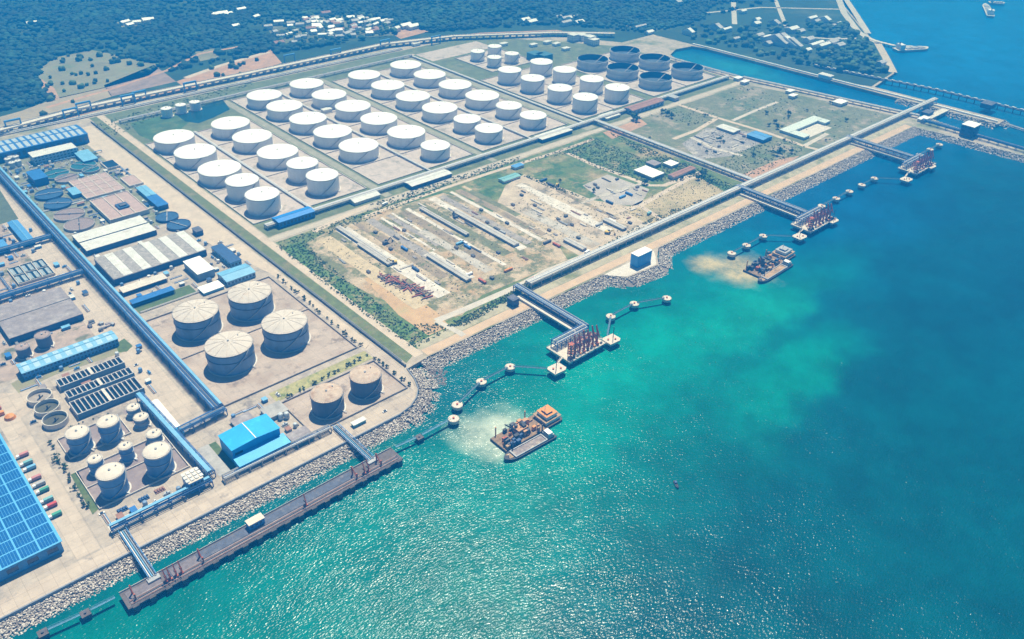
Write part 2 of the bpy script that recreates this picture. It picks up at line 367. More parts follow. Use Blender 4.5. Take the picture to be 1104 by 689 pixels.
plum = M('plum_brown_slab', (0.25, 0.20, 0.20), 0.9, 0.15, 0.15, c2=(0.33, 0.27, 0.25), c2amt=0.4, c2scale=0.06)
gravel = M('bleached_gravel', (0.52, 0.47, 0.41), 0.95, 0.15, 0.1, c2=(0.5, 0.43, 0.36), c2amt=.4, c2scale=.05)
pond_m = M('green_pond', (0.006, 0.05, 0.06), 0.2, 0.3, 0.03, c2=(0.04, 0.10, 0.04), c2amt=.35, c2scale=.02, spec=0.5)
forest_floor = M('forest_floor', (0.02, 0.06, 0.04), 0.95, 0.3, 0.02, c2=(0.08, 0.11, 0.05), c2amt=0.35, c2scale=0.006)
far_field = M('far_farmland', (0.022, 0.06, 0.038), 0.95, 0.3, 0.01, c2=(0.07, 0.10, 0.055), c2amt=0.35, c2scale=0.006)
orange_dirt = M('red_earth', (0.45, 0.27, 0.17), 0.95, 0.2, 0.05, c2=(0.34, 0.25, 0.18), c2amt=.5, c2scale=.02)
meadow = M('pale_meadow', (0.23, 0.22, 0.13), 0.95, 0.2, 0.03, c2=(0.12, 0.16, 0.08), c2amt=.4, c2scale=.015)

# plant apron west of the site wall
sheet('paved_yard', [(-900, 500.6), (320, 500.6), (334, 503.5), (346, 510.5), (355, 520.5), (361, 534.5), (365, 552), (365, 1420), (-900, 1420)], 0.03, apron)
sheet('quay_road', [(-900, 501), (321, 501), (334, 504), (346, 511), (354.5, 521), (360, 535), (364, 553), (364, 612), (354, 606), (352, 520), (262, 520), (262, 517), (-900, 517)], 0.07, quay_conc)
sheet('plant_road', [(355, 606), (364, 612), (364, 1404), (331, 1404), (331, 925), (355, 800)], 0.07, sand)
sheet('plant_road', [(158, 624), (186, 624), (186, 1330), (158, 1330)], 0.07, quay_conc)
sheet('plant_road', [(45, 519), (62, 519), (62, 715), (100, 735), (52, 770), (45, 714)], 0.06, quay_conc)
sheet('lawn', rpoly(rect([(141, 329), (204, 307), (212, 315), (152, 339)])), 0.08, grass)
sheet('dark_lawn', poly([(-14, 196), (0, 205), (20, 236), (0, 242), (-20, 248)]), 0.08, M('dark_lawn_grass', (0.09, 0.12, 0.07), 0.9, .2, .1))
sheet('dry_verge', poly([(12, 414), (28, 404), (135, 366), (143, 374), (130, 381), (60, 404), (34, 416), (20, 424)]), 0.09, M('dry_verge_grass', (0.27, 0.25, 0.15), .95, .2, .1, c2=(0.12, 0.16, 0.06), c2amt=.4, c2scale=.05))
sheet('lawn', poly([(124, 371), (134, 365), (143, 373), (137, 379), (128, 380)]), 0.12, grass)
sheet('lawn', poly([(76, 512), (84, 508), (106, 549), (100, 555)]), 0.12, grass)
sheet('tank_compound_slab', [(206, 612), (350, 612), (350, 796), (206, 796)], 0.10, M('stained_compound', (0.46, 0.375, 0.315), .92, .16, .1, c2=(0.32, 0.24, 0.19), c2amt=.5, c2scale=.05, c3=(.24, .19, .16), c3amt=.32, c3scale=.04, joints=12))
sheet('tank_compound_slab', [(247, 526), (350, 526), (350, 584), (247, 584)], 0.10, MATS['stained_compound'])
sheet('grass_strip', [(246, 588), (352, 588), (352, 604), (246, 604)], 0.11, M('yellowing_strip', (0.36, 0.33, 0.15), .95, .25, .2, c2=(0.12, 0.17, 0.05), c2amt=.5, c2scale=.12))
sheet('tank_compound_slab', rpoly(rect([(62, 474), (125, 449), (143, 465), (76, 498)])), 0.12, plum)
sheet('tank_compound_slab', rpoly(rect([(81, 508), (182, 467), (200, 506), (107, 550)])), 0.12, plum)
sheet('tank_compound_slab', rpoly(rect([(131, 443), (150, 436), (168, 452), (148, 461)])), 0.12, plum)
sheet('equipment_slab', rpoly(rect([(112, 565), (186, 533), (196, 541), (122, 574)])), 0.12, pale_conc)
sheet('parking_slab', rpoly(rect([(213, 484), (225, 479), (249, 508), (236, 515)])), 0.12, grey_conc)
sheet('lawn', rpoly(rect([(225, 479), (233, 476), (257, 505), (249, 508)])), 0.12, grass)
sheet('basin_surround', [(206, 1000), (330, 1000), (330, 1376), (206, 1376)], 0.05, M('plant_ground', (0.20, 0.21, 0.14), .95, .3, .1, c2=(0.33, 0.28, 0.24), c2amt=.5, c2scale=.03, c3=(.09, .13, .05), c3amt=.4, c3scale=.02))
sheet('basin_surround', [(-300, 780), (158, 780), (158, 1340), (-300, 1340)], 0.05, M('west_plant_ground', (0.40, 0.31, 0.26), .95, .2, .1, c2=(0.27, 0.22, 0.19), c2amt=.5, c2scale=.03, c3=(.14, .15, .10), c3amt=.32, c3scale=.03))

# strip outside the wall, farm and fields
sheet('grass_strip', [(372, 560), (384, 566), (384, 1440), (372, 1440)], 0.05, M('roadside_grass', (0.13, 0.16, 0.06), .95, .25, .1, c2=(0.22, 0.19, 0.10), c2amt=.4, c2scale=.03))
sheet('site_road', [(384, 562), (394, 562), (394, 1440), (384, 1440)], 0.10, sand)
sheet('tank_farm_ground', [(396, 884), (1376, 884), (1376, 1180), (1180, 1440), (396, 1440)], 0.05, M('farm_grass', (0.13, 0.16, 0.075), .95, .25, .06, c2=(0.21, 0.21, 0.12), c2amt=.4, c2scale=.02))
sheet('site_road', [(394, 870), (1380, 870), (1380, 881), (394, 881)], 0.10, M('pale_farm_road', (0.47, 0.41, 0.33), .95, .1, .1))
sheet('lawn', poly([(140, 133), (186, 122), (205, 131), (186, 146), (165, 152), (150, 146)]), 0.11, M('lush_grass', (.055, .12, .045), .95, .3, .05, c2=(.12, .16, .06), c2amt=.4, c2scale=.02))
sheet('pond', poly([(190, 124), (240, 107), (248, 118), (230, 127), (214, 133), (200, 131)]), 0.12, pond_m)
FARM = [(398, 568, 926, 1272, 'row block beside the boundary road'), (588, 760, 926, 1376, 'A'), (778, 960, 926, 1356, 'C'), (996, 1156, 926, 1190, 'F'), (1046, 1160, 1215, 1330, 'E'), (1180, 1366, 926, 1164, 'G')]
for a, b_, c_, d_, _ in FARM: sheet('tank_pad_paving', [(a, c_), (b_, c_), (b_, d_), (a, d_)], 0.12, farm_conc)
for x0, x1 in ((572, 584), (764, 774), (966, 990)): sheet('farm_track', [(x0, 886), (x1, 886), (x1, 1400), (x0, 1400)], 0.10, M('farm_track_gravel', (0.30, 0.29, 0.22), .95, .2, .1))
sheet('farm_road', [(394, 1392), (1000, 1400), (1000, 1408), (394, 1400)], 0.13, sand)
sheet('loading_yard', [(1000, 1342), (1160, 1342), (1160, 1400), (1000, 1400)], 0.1, farm_conc)

# fields between farm and shore
sheet('dry_field', [(396, 574), (992, 578), (992, 866), (396, 866)], 0.05, field)
sheet('eastern_field', [(1004, 600), (1430, 600), (1372, 866), (1004, 866)], 0.05, field_e)
YARD1 = poly([(330, 262), (372, 240), (412, 228), (478, 208), (500, 214), (545, 238), (600, 262), (612, 280), (560, 302), (520, 318), (498, 340), (470, 345), (430, 330), (400, 318), (350, 290)])
YARD2 = poly([(530, 232), (545, 200), (565, 188), (610, 204), (640, 216), (700, 226), (712, 242), (660, 262), (625, 276), (600, 262), (548, 240)])
sheet('construction_yard', YARD1, 0.09, yard); sheet('construction_yard', YARD2, 0.10, M('pale_yard_dirt', (0.50, 0.41, 0.31), .95, .18, .06, c2=(0.42, 0.33, 0.25), c2amt=.4, c2scale=.02, c3=(.22, .19, .14), c3amt=.35, c3scale=.03))
sheet('dirt_patch', poly([(672, 226), (720, 203), (752, 190), (780, 206), (760, 222), (704, 246)]), 0.11, M('sandy_scrub', (0.45, 0.36, 0.22), .95, .2, .06, c2=(0.22, 0.20, 0.11), c2amt=.5, c2scale=.03))
sheet('dirt_patch', poly([(628, 200), (655, 188), (700, 204), (690, 222), (655, 220)]), 0.11, M('grey_pad', (0.42, 0.38, 0.35), .95, .2, .06, c2=(0.3, 0.27, 0.22), c2amt=.5, c2scale=.03))
sheet('dirt_patch', poly([(795, 190), (840, 172), (862, 168), (835, 188), (806, 197)]), 0.11, orange_dirt)
sheet('dirt_patch', poly([(650, 143), (690, 128), (698, 134), (660, 150)]), 0.11, orange_dirt)
sheet('dirt_patch', poly([(735, 155), (762, 138), (806, 142), (825, 152), (790, 168), (752, 172)]), 0.11, M('grey_rubble_ground', (0.30, 0.28, 0.27), .95, .25, .06, c2=(0.46, 0.42, 0.36), c2amt=.45, c2scale=.03))
sheet('dirt_patch', poly([(392, 300), (412, 296), (470, 336), (485, 352), (462, 362), (430, 340)]), 0.13, M('orange_soil', (0.50, 0.33, 0.18), .95, .2, .06, c2=(0.34, 0.27, 0.14), c2amt=.4, c2scale=.03))
sheet('green_verge', poly([(300, 268), (324, 261), (352, 292), (400, 322), (440, 348), (486, 354), (448, 377), (440, 374)]), 0.07, M('rank_grass', (.085, .165, .04), .95, .3, .12, c2=(.17, .18, .07), c2amt=.5, c2scale=.02, c3=(.30, .25, .14), c3amt=.32, c3scale=.025))
sheet('green_verge', poly([(480, 347), (545, 316), (600, 288), (606, 293), (556, 318), (500, 355)]), 0.07, MATS['rank_grass'])
def track(pts, w, z, m, name='dirt_track'):
    q = poly(pts); lft = []; rgt = []
    for i, p in enumerate(q):
        a = Vector(q[max(i - 1, 0)]); b = Vector(q[min(i + 1, len(q) - 1)]); d = (b - a).normalized(); n = Vector((-d.y, d.x)) * w / 2
        lft.append((p[0] + n.x, p[1] + n.y)); rgt.append((p[0] - n.x, p[1] - n.y))
    mb = MB(); n = len(q)
    mb.add([(a, b, z) for a, b in lft] + [(a, b, z) for a, b in rgt], [(i + n, i + n + 1, i + 1, i) for i in range(n - 1)])
    return struct(mb.obj(name, m))
track([(392, 234), (470, 206), (530, 186), (600, 164), (640, 150)], 7, .14, sand)
track([(396, 222), (366, 236), (338, 250)], 9, .15, sand)
track([(470, 346), (500, 334), (560, 308), (590, 292), (650, 268), (700, 240)], 9, .15, gravel)
track([(470, 346), (494, 358), (500, 362)], 7, .16, gravel)
track([(612, 165), (640, 178), (700, 200), (716, 200), (760, 184)], 8, .16, sand)
track([(760, 184), (720, 205), (690, 222), (650, 232)], 8, .15, sand)
track([(690, 222), (716, 238)], 8, .16, sand)
track([(732, 113), (770, 126), (830, 144), (868, 158), (888, 163)], 8, .14, sand)
track([(726, 150), (752, 140), (772, 128)], 8, .15, sand)
track([(790, 130), (815, 119), (838, 110)], 7, .15, gravel)
track([(868, 157), (892, 144)], 8, .15, gravel)
track([(745, 148), (770, 160), (800, 168)], 7, .15, gravel)
# coastal road on the shore bank
sheet('shore_road', [(396, 556.5), (1404, 553.5), (1404, 566), (396, 568)], 0.10, M('shore_road_sand', (0.54, 0.39, 0.26), .95, .12, .08, c2=(0.46, 0.34, 0.25), c2amt=.35, c2scale=.05))
sheet('shore_verge', [(396, 569), (1420, 567), (1420, 582), (396, 582)], 0.08, M('verge', (0.40, 0.36, 0.25), .95, .2, .1, c2=(0.16, 0.18, 0.08), c2amt=.5, c2scale=.03))
sheet('headland_apron', [(652, 546), (666, 531.5), (714, 528), (728, 541), (738, 552), (648, 552)], 0.12, pale_conc)
sheet('canal_bank', [(1406, 880), (1442, 700), (1462, 560), (1446, 560), (1428, 700), (1392, 880), (1377, 968), (1386, 968)], 0.07, sand)
# land inland of the viaduct and beyond the canal
sheet('forest_ground', [(EXT[0], 1500), (1000, 1500), (1240, 1420), (1330, 1310), (1400, 1200), (1500, 1200), (1540, 1500), (1700, 1800), (2200, 2400), (4500, 4500), (EXT[1], 7900), (EXT[0], 7900)], 0.06, forest_floor)
sheet('far_shore_ground', [(1510, 1061), (1524, 765), (1548, 705), (1660, 722), (1828, 842), (1868, 886), (2140, 1120), (2590, 1560), (4480, 3200), (4480, 4480), (2200, 2390), (1700, 1790), (1540, 1490), (1502, 1190)], 0.07, far_field)
CLEAR = [[(40, 76), (60, 62), (100, 54), (128, 60), (150, 66), (176, 70), (160, 82), (112, 95), (64, 106), (46, 98)],
         [(22, 120), (60, 106), (114, 94), (121, 104), (80, 116), (30, 128), (0, 134), (0, 126)],
         [(112, 92), (166, 70), (182, 82), (190, 88), (120, 104)], [(190, 88), (250, 66), (292, 54), (304, 68), (250, 84), (200, 95)],
         [(288, 30), (340, 16), (402, 18), (432, 28), (428, 38), (360, 42), (300, 50)], [(422, 36), (436, 26), (462, 34), (432, 42)],
         [(210, 56), (232, 52), (236, 62), (216, 66)], [(125, 24), (166, 20), (168, 26), (134, 32)]]
for pg, mm in zip(CLEAR, (meadow, M('tan_clearing', (.34, .28, .19), .95, .15, .05), M('purple_brown_earth', (.27, .2, .17), .95, .25, .05), orange_dirt, M('village_ground', (.12, .14, .08), .95, .3, .03, c2=(.22, .2, .14), c2amt=.4, c2scale=.02), orange_dirt, meadow, meadow)):
    sheet('clearing', poly(pg), 0.10, mm)
track([(50, 116), (120, 96), (180, 76), (215, 58), (260, 50)], 9, .14, orange_dirt)
track([(40, 86), (54, 96), (60, 108)], 14, .14, orange_dirt)
track([(200, 84), (240, 70), (290, 56)], 12, .14, sand)
track([(897, -20), (910, 14), (925, 34), (936, 41), (948, 47)], 16, .12, M('far_coast_road', (.5, .46, .4), .95, .1, .05), 'coast_road')
track([(906, -10), (922, 14), (936, 36)], 14, .13, MATS['far_coast_road'], 'coast_road')
track([(760, 14), (820, 8), (905, 10)], 8, .12, MATS['far_coast_road'], 'far_road')
track([(790, -10), (792, 26)], 12, .12, MATS['far_coast_road'], 'far_road')
track([(832, -10), (848, 30)], 10, .12, MATS['far_coast_road'], 'far_road')
track([(864, 40), (900, 42), (936, 41)], 9, .12, MATS['far_coast_road'], 'far_road')
track([(946, 46), (956, 64), (963, 78)], 16, .12, M('far_beach', (.5, .42, .33), .95, .1, .05), 'beach')

# ------------------------------------------------------------------ armour rock slopes
def ico():
    bm = bmesh.new(); bmesh.ops.create_icosphere(bm, subdivisions=1, radius=1.0)
    v = np.array([p.co[:] for p in bm.verts]); f = np.array([[q.index for q in p.verts] for p in bm.faces]); bm.free(); return v, f
def ico2():
    bm = bmesh.new(); bmesh.ops.create_icosphere(bm, subdivisions=2, radius=1.0)
    v = np.array([p.co[:] for p in bm.verts]); f = np.array([[q.index for q in p.verts] for p in bm.faces]); bm.free(); return v, f
IV, IF = ico(); IV2, IF2 = ico2()
def scatter_rocks(name, pts, smin, smax, m, label, squash=.75):
    n = len(pts); nv = len(IV)
    S = rng.uniform(smin, smax, (n, 1, 1)) * rng.uniform(.65, 1.25, (n, 1, 3)); S[:, :, 2] *= squash
    V = IV[None] * (1 + rng.uniform(-.22, .22, (n, nv, 1))) * S
    th = rng.uniform(0, 2 * PI, n); c, s = np.cos(th)[:, None], np.sin(th)[:, None]
    X = V[:, :, 0] * c - V[:, :, 1] * s; Y = V[:, :, 0] * s + V[:, :, 1] * c
    tl = rng.uniform(-.6, .6, n)[:, None]; Z = V[:, :, 2] + X * np.sin(tl) * .6
    V = np.stack([X, Y, Z], 2) + np.asarray(pts)[:, None, :]
    F = (IF[None] + (np.arange(n) * nv)[:, None, None]).reshape(-1, 3)
    o = raw(name, V.reshape(-1, 3), F, m); return stuff(o, label, 'rocks')
def slope_pts(path, width, spacing, ztop=0.6, zbot=-5.6, side=-1):
    # path: top edge polyline; slope goes to the right-hand (side=-1) of travel
    out = []
    for (ax, ay), (bx, by) in zip(path[:-1], path[1:]):
        Ls = math.hypot(bx - ax, by - ay); nx, ny = -(by - ay) / Ls * side, (bx - ax) / Ls * side
        n1 = max(1, int(Ls / spacing)); n2 = int(width / (spacing * .85))
        for i in range(n1):
            for j in range(n2):
                t = (i + rng.uniform(0, 1)) / n1; w = (j + rng.uniform(-.4, 1.2)) / n2
                w = min(max(w, 0), 1.03 + .08 * math.sin(i * 1.7))
                out.append((ax + (bx - ax) * t + nx * width * w, ay + (by - ay) * t + ny * width * w, ztop + (zbot - ztop) * w + rng.uniform(-.2, .35)))
    return np.array(out)
def slope_bed(name, path, width, m, ztop=-.1, zbot=-7.2, side=-1):
    mb = MB(); n = len(path); top = []; bot = []
    for i, p in enumerate(path):
        a = Vector(path[max(i - 1, 0)]); b = Vector(path[min(i + 1, n - 1)]); d = (b - a).normalized(); nn = Vector((-d.y, d.x)) * side * width
        top.append((p[0], p[1], ztop)); bot.append((p[0] + nn.x, p[1] + nn.y, zbot))
    mb.add(top + bot, [(i, i + n, i + n + 1, i + 1) for i in range(n - 1)]); return struct(mb.obj(name, m))
Q1 = [(-420, 499.3)] + [(322, 499.3), (337, 502.3), (349, 509.5), (358.5, 519.5), (364.5, 533.5), (368.5, 551)]
slope_bed('rock_bank', Q1, 18, rock_dark, -1.6, -7)
scatter_rocks('rock_armour', slope_pts(Q1[:2], 16.5, 1.32, -1.4), .45, 1.12, rock_m, 'pale armour rocks banked below the long quay wall')
scatter_rocks('rock_armour', slope_pts(Q1[1:], 20, 1.4, -.6, -5.6), .5, 1.15, rock_m, 'pale armour rocks piled round the rounded quay corner')
dk = np.array([(P(a, b)[0], P(a, b)[1], -1.5) for a, b in zip(rng.uniform(462, 482, 220), rng.uniform(394, 412, 220))])
dk = np.array([(x, y, max(-5.4, -.3 - max(0, (556 - y)) * .2)) for x, y, z in dk])
scatter_rocks('rock_armour', dk, .8, 1.6, rock_dark, 'dark wet rocks at the foot of the site wall')
Q2 = [(384, 553), (648, 552), (664, 529), (716, 525), (731, 539), (749, 552), (1404, 551)]
slope_bed('rock_bank', Q2, 19, rock_dark, -.8, -7)
scatter_rocks('rock_armour', slope_pts(Q2[:2], 18.5, 1.5, .1), .5, 1.15, rock_m, 'light grey armour rocks between the site wall and the blue shore tower')
scatter_rocks('rock_armour', slope_pts(Q2[1:6], 17, 1.6, .1), .6, 1.25, rock_m, 'grey armour rocks ringing the headland of the blue shore tower')
scatter_rocks('rock_armour', slope_pts(Q2[5:], 18.5, 1.8, .1), .6, 1.3, rock_m, 'light grey armour rocks along the shore road past the far jetties')
Q3 = [(1404, 551), (1412, 480), (1424, 300)]
scatter_rocks('rock_armour', slope_pts(Q3, 18, 2.6, .3), 1.0, 1.8, rock_m, 'armour rocks along the breakwater under the dark blue transfer tower')
Q4 = [(1444, 300), (1452, 480), (1464, 556)]
scatter_rocks('rock_armour', slope_pts(Q4, 14, 2.8, .3), 1.0, 1.8, rock_m, 'armour rocks on the canal side of the breakwater')
Q5 = [(1531, 465), (1560, 465)]; Q6 = [(1524, 640), (1531, 465)]
scatter_rocks('rock_armour', np.concatenate([slope_pts(Q6[::-1], 16, 3, .3, side=1), slope_pts(Q5, 14, 3, .3)]), 1.0, 2.0, rock_m, 'rocks around the tip of the dike across the canal')
# low quay wall with its coping, dark site wall
w = thing('quay_wall', 'long low concrete quay wall above the near rock bank', 'wall', (-50, 500, 0))
mb = MB().box(-900, 322, 499.2, 500.4, -3.6, 1.1); mb.obj('wall_panel', M('quay_wall_face', (.20, .23, .28), .85, .2, .3), w)
mb = MB()
for (ax, ay), (bx, by) in zip(arc[:-1], arc[1:]): mb.bar((ax, ay, -1.2), (bx, by, -1.2), .9, 4.6)
mb.obj('curved_wall_panel', MATS['quay_wall_face'], w)
w = thing('site_wall', 'dark boundary wall dividing the white tank farm from the plant', 'wall', (368, 980, 0))
for i in range(22):
    y0 = 556 + i * 39.2; MB().box(367.4, 368.2, y0 + .15, y0 + 39.0, 0, 2.6).obj('wall_panel', M('dark_wall', (.13, .14, .16), .85, .2, .2), w)
    MB().box(366.9, 368.7, y0 - .45, y0 + .14, 0, 2.9).obj('pier', MATS['dark_wall'], w)
MB().box(369.4, 371.6, 566, 1416, .02, .12).obj('drain_channel', M('drain', (.09, .11, .12), .7, .2, .2), w)

# ================================================================== TANKS
def tank_parts(root, R, h, dome, shell_m, roof_m, rings=(.97,), stair=True, seams=8, n=40, vent=True, rim_m=None):
    """closed tank round the origin of root"""
    loc = root.location; mbx = lambda: MB()
    def part(mb, name, m, par=root, smooth=True):
        o = bpy.data.objects.new(name, mb.mesh(name, m, (0, 0, 0), smooth)); col.objects.link(o); o.parent = par; return o
    part(MB().lathe([(R + 1.4, 0), (R + 1.4, .45), (R - .2, .5)], n), 'base_ring', pale_conc, smooth=False)
    sh = part(MB().lathe([(R, .5), (R, h)], n), 'shell', shell_m)
    for t in rings: part(MB().lathe([(R + .02, h * t - .35), (R + .55, h * t - .3), (R + .55, h * t + .12), (R + .02, h * t + .15)], n), 'stiffening_ring', rim_m or grey_steel, sh, False)
    prof = [(R + .25, h)] + [(R * (1 - k / 7.), h + dome * (1 - (1 - k / 7.) ** 2)) for k in range(0, 7)] + [(.4, h + dome)]
    rf = part(MB().lathe(prof, n, cap=True), 'roof', roof_m)
    if vent:
        part(MB().lathe([(1.0, h + dome - .2), (1.0, h + dome + .9), (.3, h + dome + 1.3)], 10, cap=True), 'roof_vent', grey_steel, rf)
        part(MB().tube((R * .55, R * .2, h + dome * .65), (R * .55, R * .2, h + dome * .65 + 1.2), .55, 8), 'roof_hatch', grey_steel, rf)
    for k in range(12 if dome > 2.9 else 0):
        a = 2 * PI * k / 12; pr_ = [(R * (1 - j / 6.), h + dome * (1 - (1 - j / 6.) ** 2) + .1) for j in range(6)] ; mb = MB()
        for (ra, za), (rb, zb) in zip(pr_[:-1], pr_[1:]): mb.bar((ra * math.cos(a), ra * math.sin(a), za), (rb * math.cos(a), rb * math.sin(a), zb), .3, .2)
        part(mb, 'roof_seam', M('roof_seam_rust', (.42, .36, .30), .8, .2, .2), rf, False)
    mb = MB()
    for k in range(40):
        t = 2 * PI * k / 40; mb.bar((math.cos(t) * (R - .3), math.sin(t) * (R - .3), h), (math.cos(t) * (R - .3), math.sin(t) * (R - .3), h + 1.1), .12)
    mb.lathe([(R - .36, h + 1.05), (R - .24, h + 1.05), (R - .24, h + 1.17), (R - .36, h + 1.17)], n)
    part(mb, 'handrail', grey_steel, rf, False)
    if stair:
        mb = MB(); a0, a1 = math.radians(226), math.radians(226) + h * 1.25 / R; k_ = 14
        for k in range(k_):
            t0 = a0 + (a1 - a0) * k / k_; t1 = a0 + (a1 - a0) * (k + 1) / k_
            mb.bar(((R + .7) * math.cos(t0), (R + .7) * math.sin(t0), .5 + (h - .2) * k / k_), ((R + .7) * math.cos(t1), (R + .7) * math.sin(t1), .5 + (h - .2) * (k + 1) / k_), 1.0, .55)
        part(mb, 'stairway', grey_steel, root, False)
    a = math.radians(300)
    part(MB().tube((R * math.cos(a), R * math.sin(a), 1.3), ((R + 4) * math.cos(a), (R + 4) * math.sin(a), 1.3), .5, 8), 'inlet_pipe', white, root)
    return root
SMALL = (22, 19, 2.2); BIG = (29.2, 16.2, 2.8)
ROWS = [('in the boundary-road row', 430, [1236, 1162, 1083], [1014, 958], 22),
        ('in the second row from boundary road', 521.5, [1236, 1164, 1086], [1014, 961], 22),
        ('in the third row from boundary road', 626, [1323, 1254, 1179, 1105, 1032], [], 0),
        ('in the fourth row from boundary road', 713, [1332, 1257, 1183, 1107, 1032], [958], 17),
        ('in the fifth row from boundary road', 820, [1311, 1236, 1161, 1086], [1014, 960], 17.5),
        ('in the sixth row from boundary road', 915, [1314, 1239, 1164, 1089], [1020, 960], 17)]
big0 = None; smalls = {}
for txt, u, bigs, sm, hs in ROWS:
    for i, v in enumerate(bigs):
        lab = 'wide white storage tank, %s from the viaduct, %s' % (ORD[i], txt)
        if big0 is None:
            big0 = thing('storage_tank', lab, 'tank', (u, v, .12), 'white tanks of the big tank farm'); tank_parts(big0, *BIG, white, white_roof)
        else: dup(big0, (u, v, .12), None, lab)
    for i, v in enumerate(sm):
        lab = 'narrower white storage tank %s, %s' % ('nearest the farm road' if i == len(sm) - 1 else 'second from the farm road', txt)
        if hs not in smalls:
            smalls[hs] = thing('storage_tank', lab, 'tank', (u, v, .12), 'white tanks of the big tank farm'); tank_parts(smalls[hs], 21.8, hs, 2.2, white, white_roof)
        else: dup(smalls[hs], (u, v, .12), None, lab)
t0 = None
for u, rn in ((1036, 'near the dome-roofed tanks'), (1117, 'near the open tanks')):
    for i, v in enumerate((1154, 1091, 1021, 959)):
        lab = 'tall white tank, %s from the farm road in the row %s' % (ORD[3 - i], rn)
        if t0 is None: t0 = thing('storage_tank', lab, 'tank', (u, v, .12), 'tall white tanks'); tank_parts(t0, 21.6, 22, 1.6, white, white_roof)
        else: dup(t0, (u, v, .12), None, lab)
t0 = None
for i, (u, v) in enumerate([(1077, 1296), (1127, 1302), (1077, 1245), (1120, 1242)]):
    lab = ['small white tank at the viaduct side of the inland cluster of four', 'small white tank furthest inland in the cluster of four', 'small white tank at the farm side of the inland cluster of four', 'small white tank of the inland cluster nearest the open tanks'][i]
    if t0 is None: t0 = thing('storage_tank', lab, 'tank', (u, v, .12), 'small inland tanks'); tank_parts(t0, 14, 17, 1.4, white, white_roof, n=28)
    else: dup(t0, (u, v, .12), None, lab)
t0 = None
for i, (u, v) in enumerate([(474, 1370), (499, 1372), (523, 1371)]):
    lab = 'slim white tank beside the green pond, %s from the boundary road' % ORD[i]
    if t0 is None: t0 = thing('storage_tank', lab, 'tank', (u, v, .12), 'slim tanks by the pond'); tank_parts(t0, 8.7, 13.5, 1.0, white, white_roof, n=24, stair=False)
    else: dup(t0, (u, v, .12), None, lab)
# open-topped floating-roof tanks
def open_tank(lab, loc):
    R, h = 30, 16.5; t = thing('open_tank', lab, 'tank', loc, 'open floating-roof tanks')
    def part(mb, name, m, par=t, s=True):
        o = bpy.data.objects.new(name, mb.mesh(name, m, (0, 0, 0), s)); col.objects.link(o); o.parent = par; return o
    part(MB().lathe([(R + 1.5, 0), (R + 1.5, .5), (R - .3, .55)], 40), 'base_ring', pale_conc, s=False)
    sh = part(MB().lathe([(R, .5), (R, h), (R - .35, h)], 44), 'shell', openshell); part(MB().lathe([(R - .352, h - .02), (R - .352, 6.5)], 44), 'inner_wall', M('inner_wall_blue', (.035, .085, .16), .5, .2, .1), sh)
    part(MB().lathe([(R + .02, h - 1.3), (R + 1.3, h - 1.25), (R + 1.3, h - 1.0), (R + .02, h - .95)], 44), 'wind_girder', grey_steel, sh, False)
    part(MB().lathe([(R + .02, h * .55), (R + .7, h * .55 + .05), (R + .7, h * .55 + .3), (R + .02, h * .55 + .35)], 44), 'wind_girder', grey_steel, sh, False)
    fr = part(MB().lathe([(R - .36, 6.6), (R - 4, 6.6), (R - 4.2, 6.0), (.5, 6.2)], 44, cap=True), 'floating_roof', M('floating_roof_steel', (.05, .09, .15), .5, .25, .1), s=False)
    part(MB().bar((R * .9, 0, h), (R * .2, 0, 6.4), 1.2, .6), 'rolling_ladder', grey_steel, fr)
    mb = MB(); a0 = math.radians(226); a1 = a0 + h * 1.25 / R
    for k in range(12):
        q0 = a0 + (a1 - a0) * k / 12; q1 = a0 + (a1 - a0) * (k + 1) / 12
        mb.bar(((R + .8) * math.cos(q0), (R + .8) * math.sin(q0), .5 + h * k / 12), ((R + .8) * math.cos(q1), (R + .8) * math.sin(q1), .5 + h * (k + 1) / 12), 1.0, .5)
    part(mb, 'stairway', grey_steel, s=False); return t
g0 = None
for i, (u, v) in enumerate([(1223, 1119), (1318, 1120), (1227, 1044), (1323, 1046), (1232, 967), (1327, 968)]):
    lab = 'open-topped dark-roofed tank, %s from farm road, row %s' % (ORD[2 - i // 2], 'by the tall white tanks' if i % 2 == 0 else 'by the canal')
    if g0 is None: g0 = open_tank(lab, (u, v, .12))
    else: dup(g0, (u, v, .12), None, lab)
# weathered tanks of the nearer compounds
t0 = None
for u, v, wh in ((244, 747, 'inland corner beside the blue gallery'), (303, 745, 'inland corner beside the plant road'), (303, 671, 'seaward corner beside the plant road'), (243, 671, 'seaward corner beside the blue gallery')):
    lab = 'big blue-grey tank with weathered tan cone roof, %s' % wh
    if t0 is None: t0 = thing('storage_tank', lab, 'tank', (u, v, .12), 'weathered tanks in the four-tank compound'); tank_parts(t0, 22.4, 22.5, 3.6, bluegrey_shell, tan_roof, rings=(.97, .62), rim_m=dark_steel)
    else: dup(t0, (u, v, .12), None, lab)
dark_tan = M('rusty_tan_roof', (0.50, 0.39, 0.30), 0.75, 0.18, 0.15, c2=(0.33, 0.2, 0.13), c2amt=0.4, c2scale=0.12)
t0 = None
for u, v, wh in ((277, 549, 'nearer the bright blue building'), (319, 550, 'nearer the rounded quay corner')):
    lab = 'dark-sided tank with rusty tan roof, %s' % wh
    if t0 is None: t0 = thing('storage_tank', lab, 'tank', (u, v, .12), 'dark pair of tanks by the quay'); tank_parts(t0, 14.6, 18.5, 2.4, darkshell, dark_tan, rim_m=dark_steel, n=32)
    else: dup(t0, (u, v, .12), None, lab)
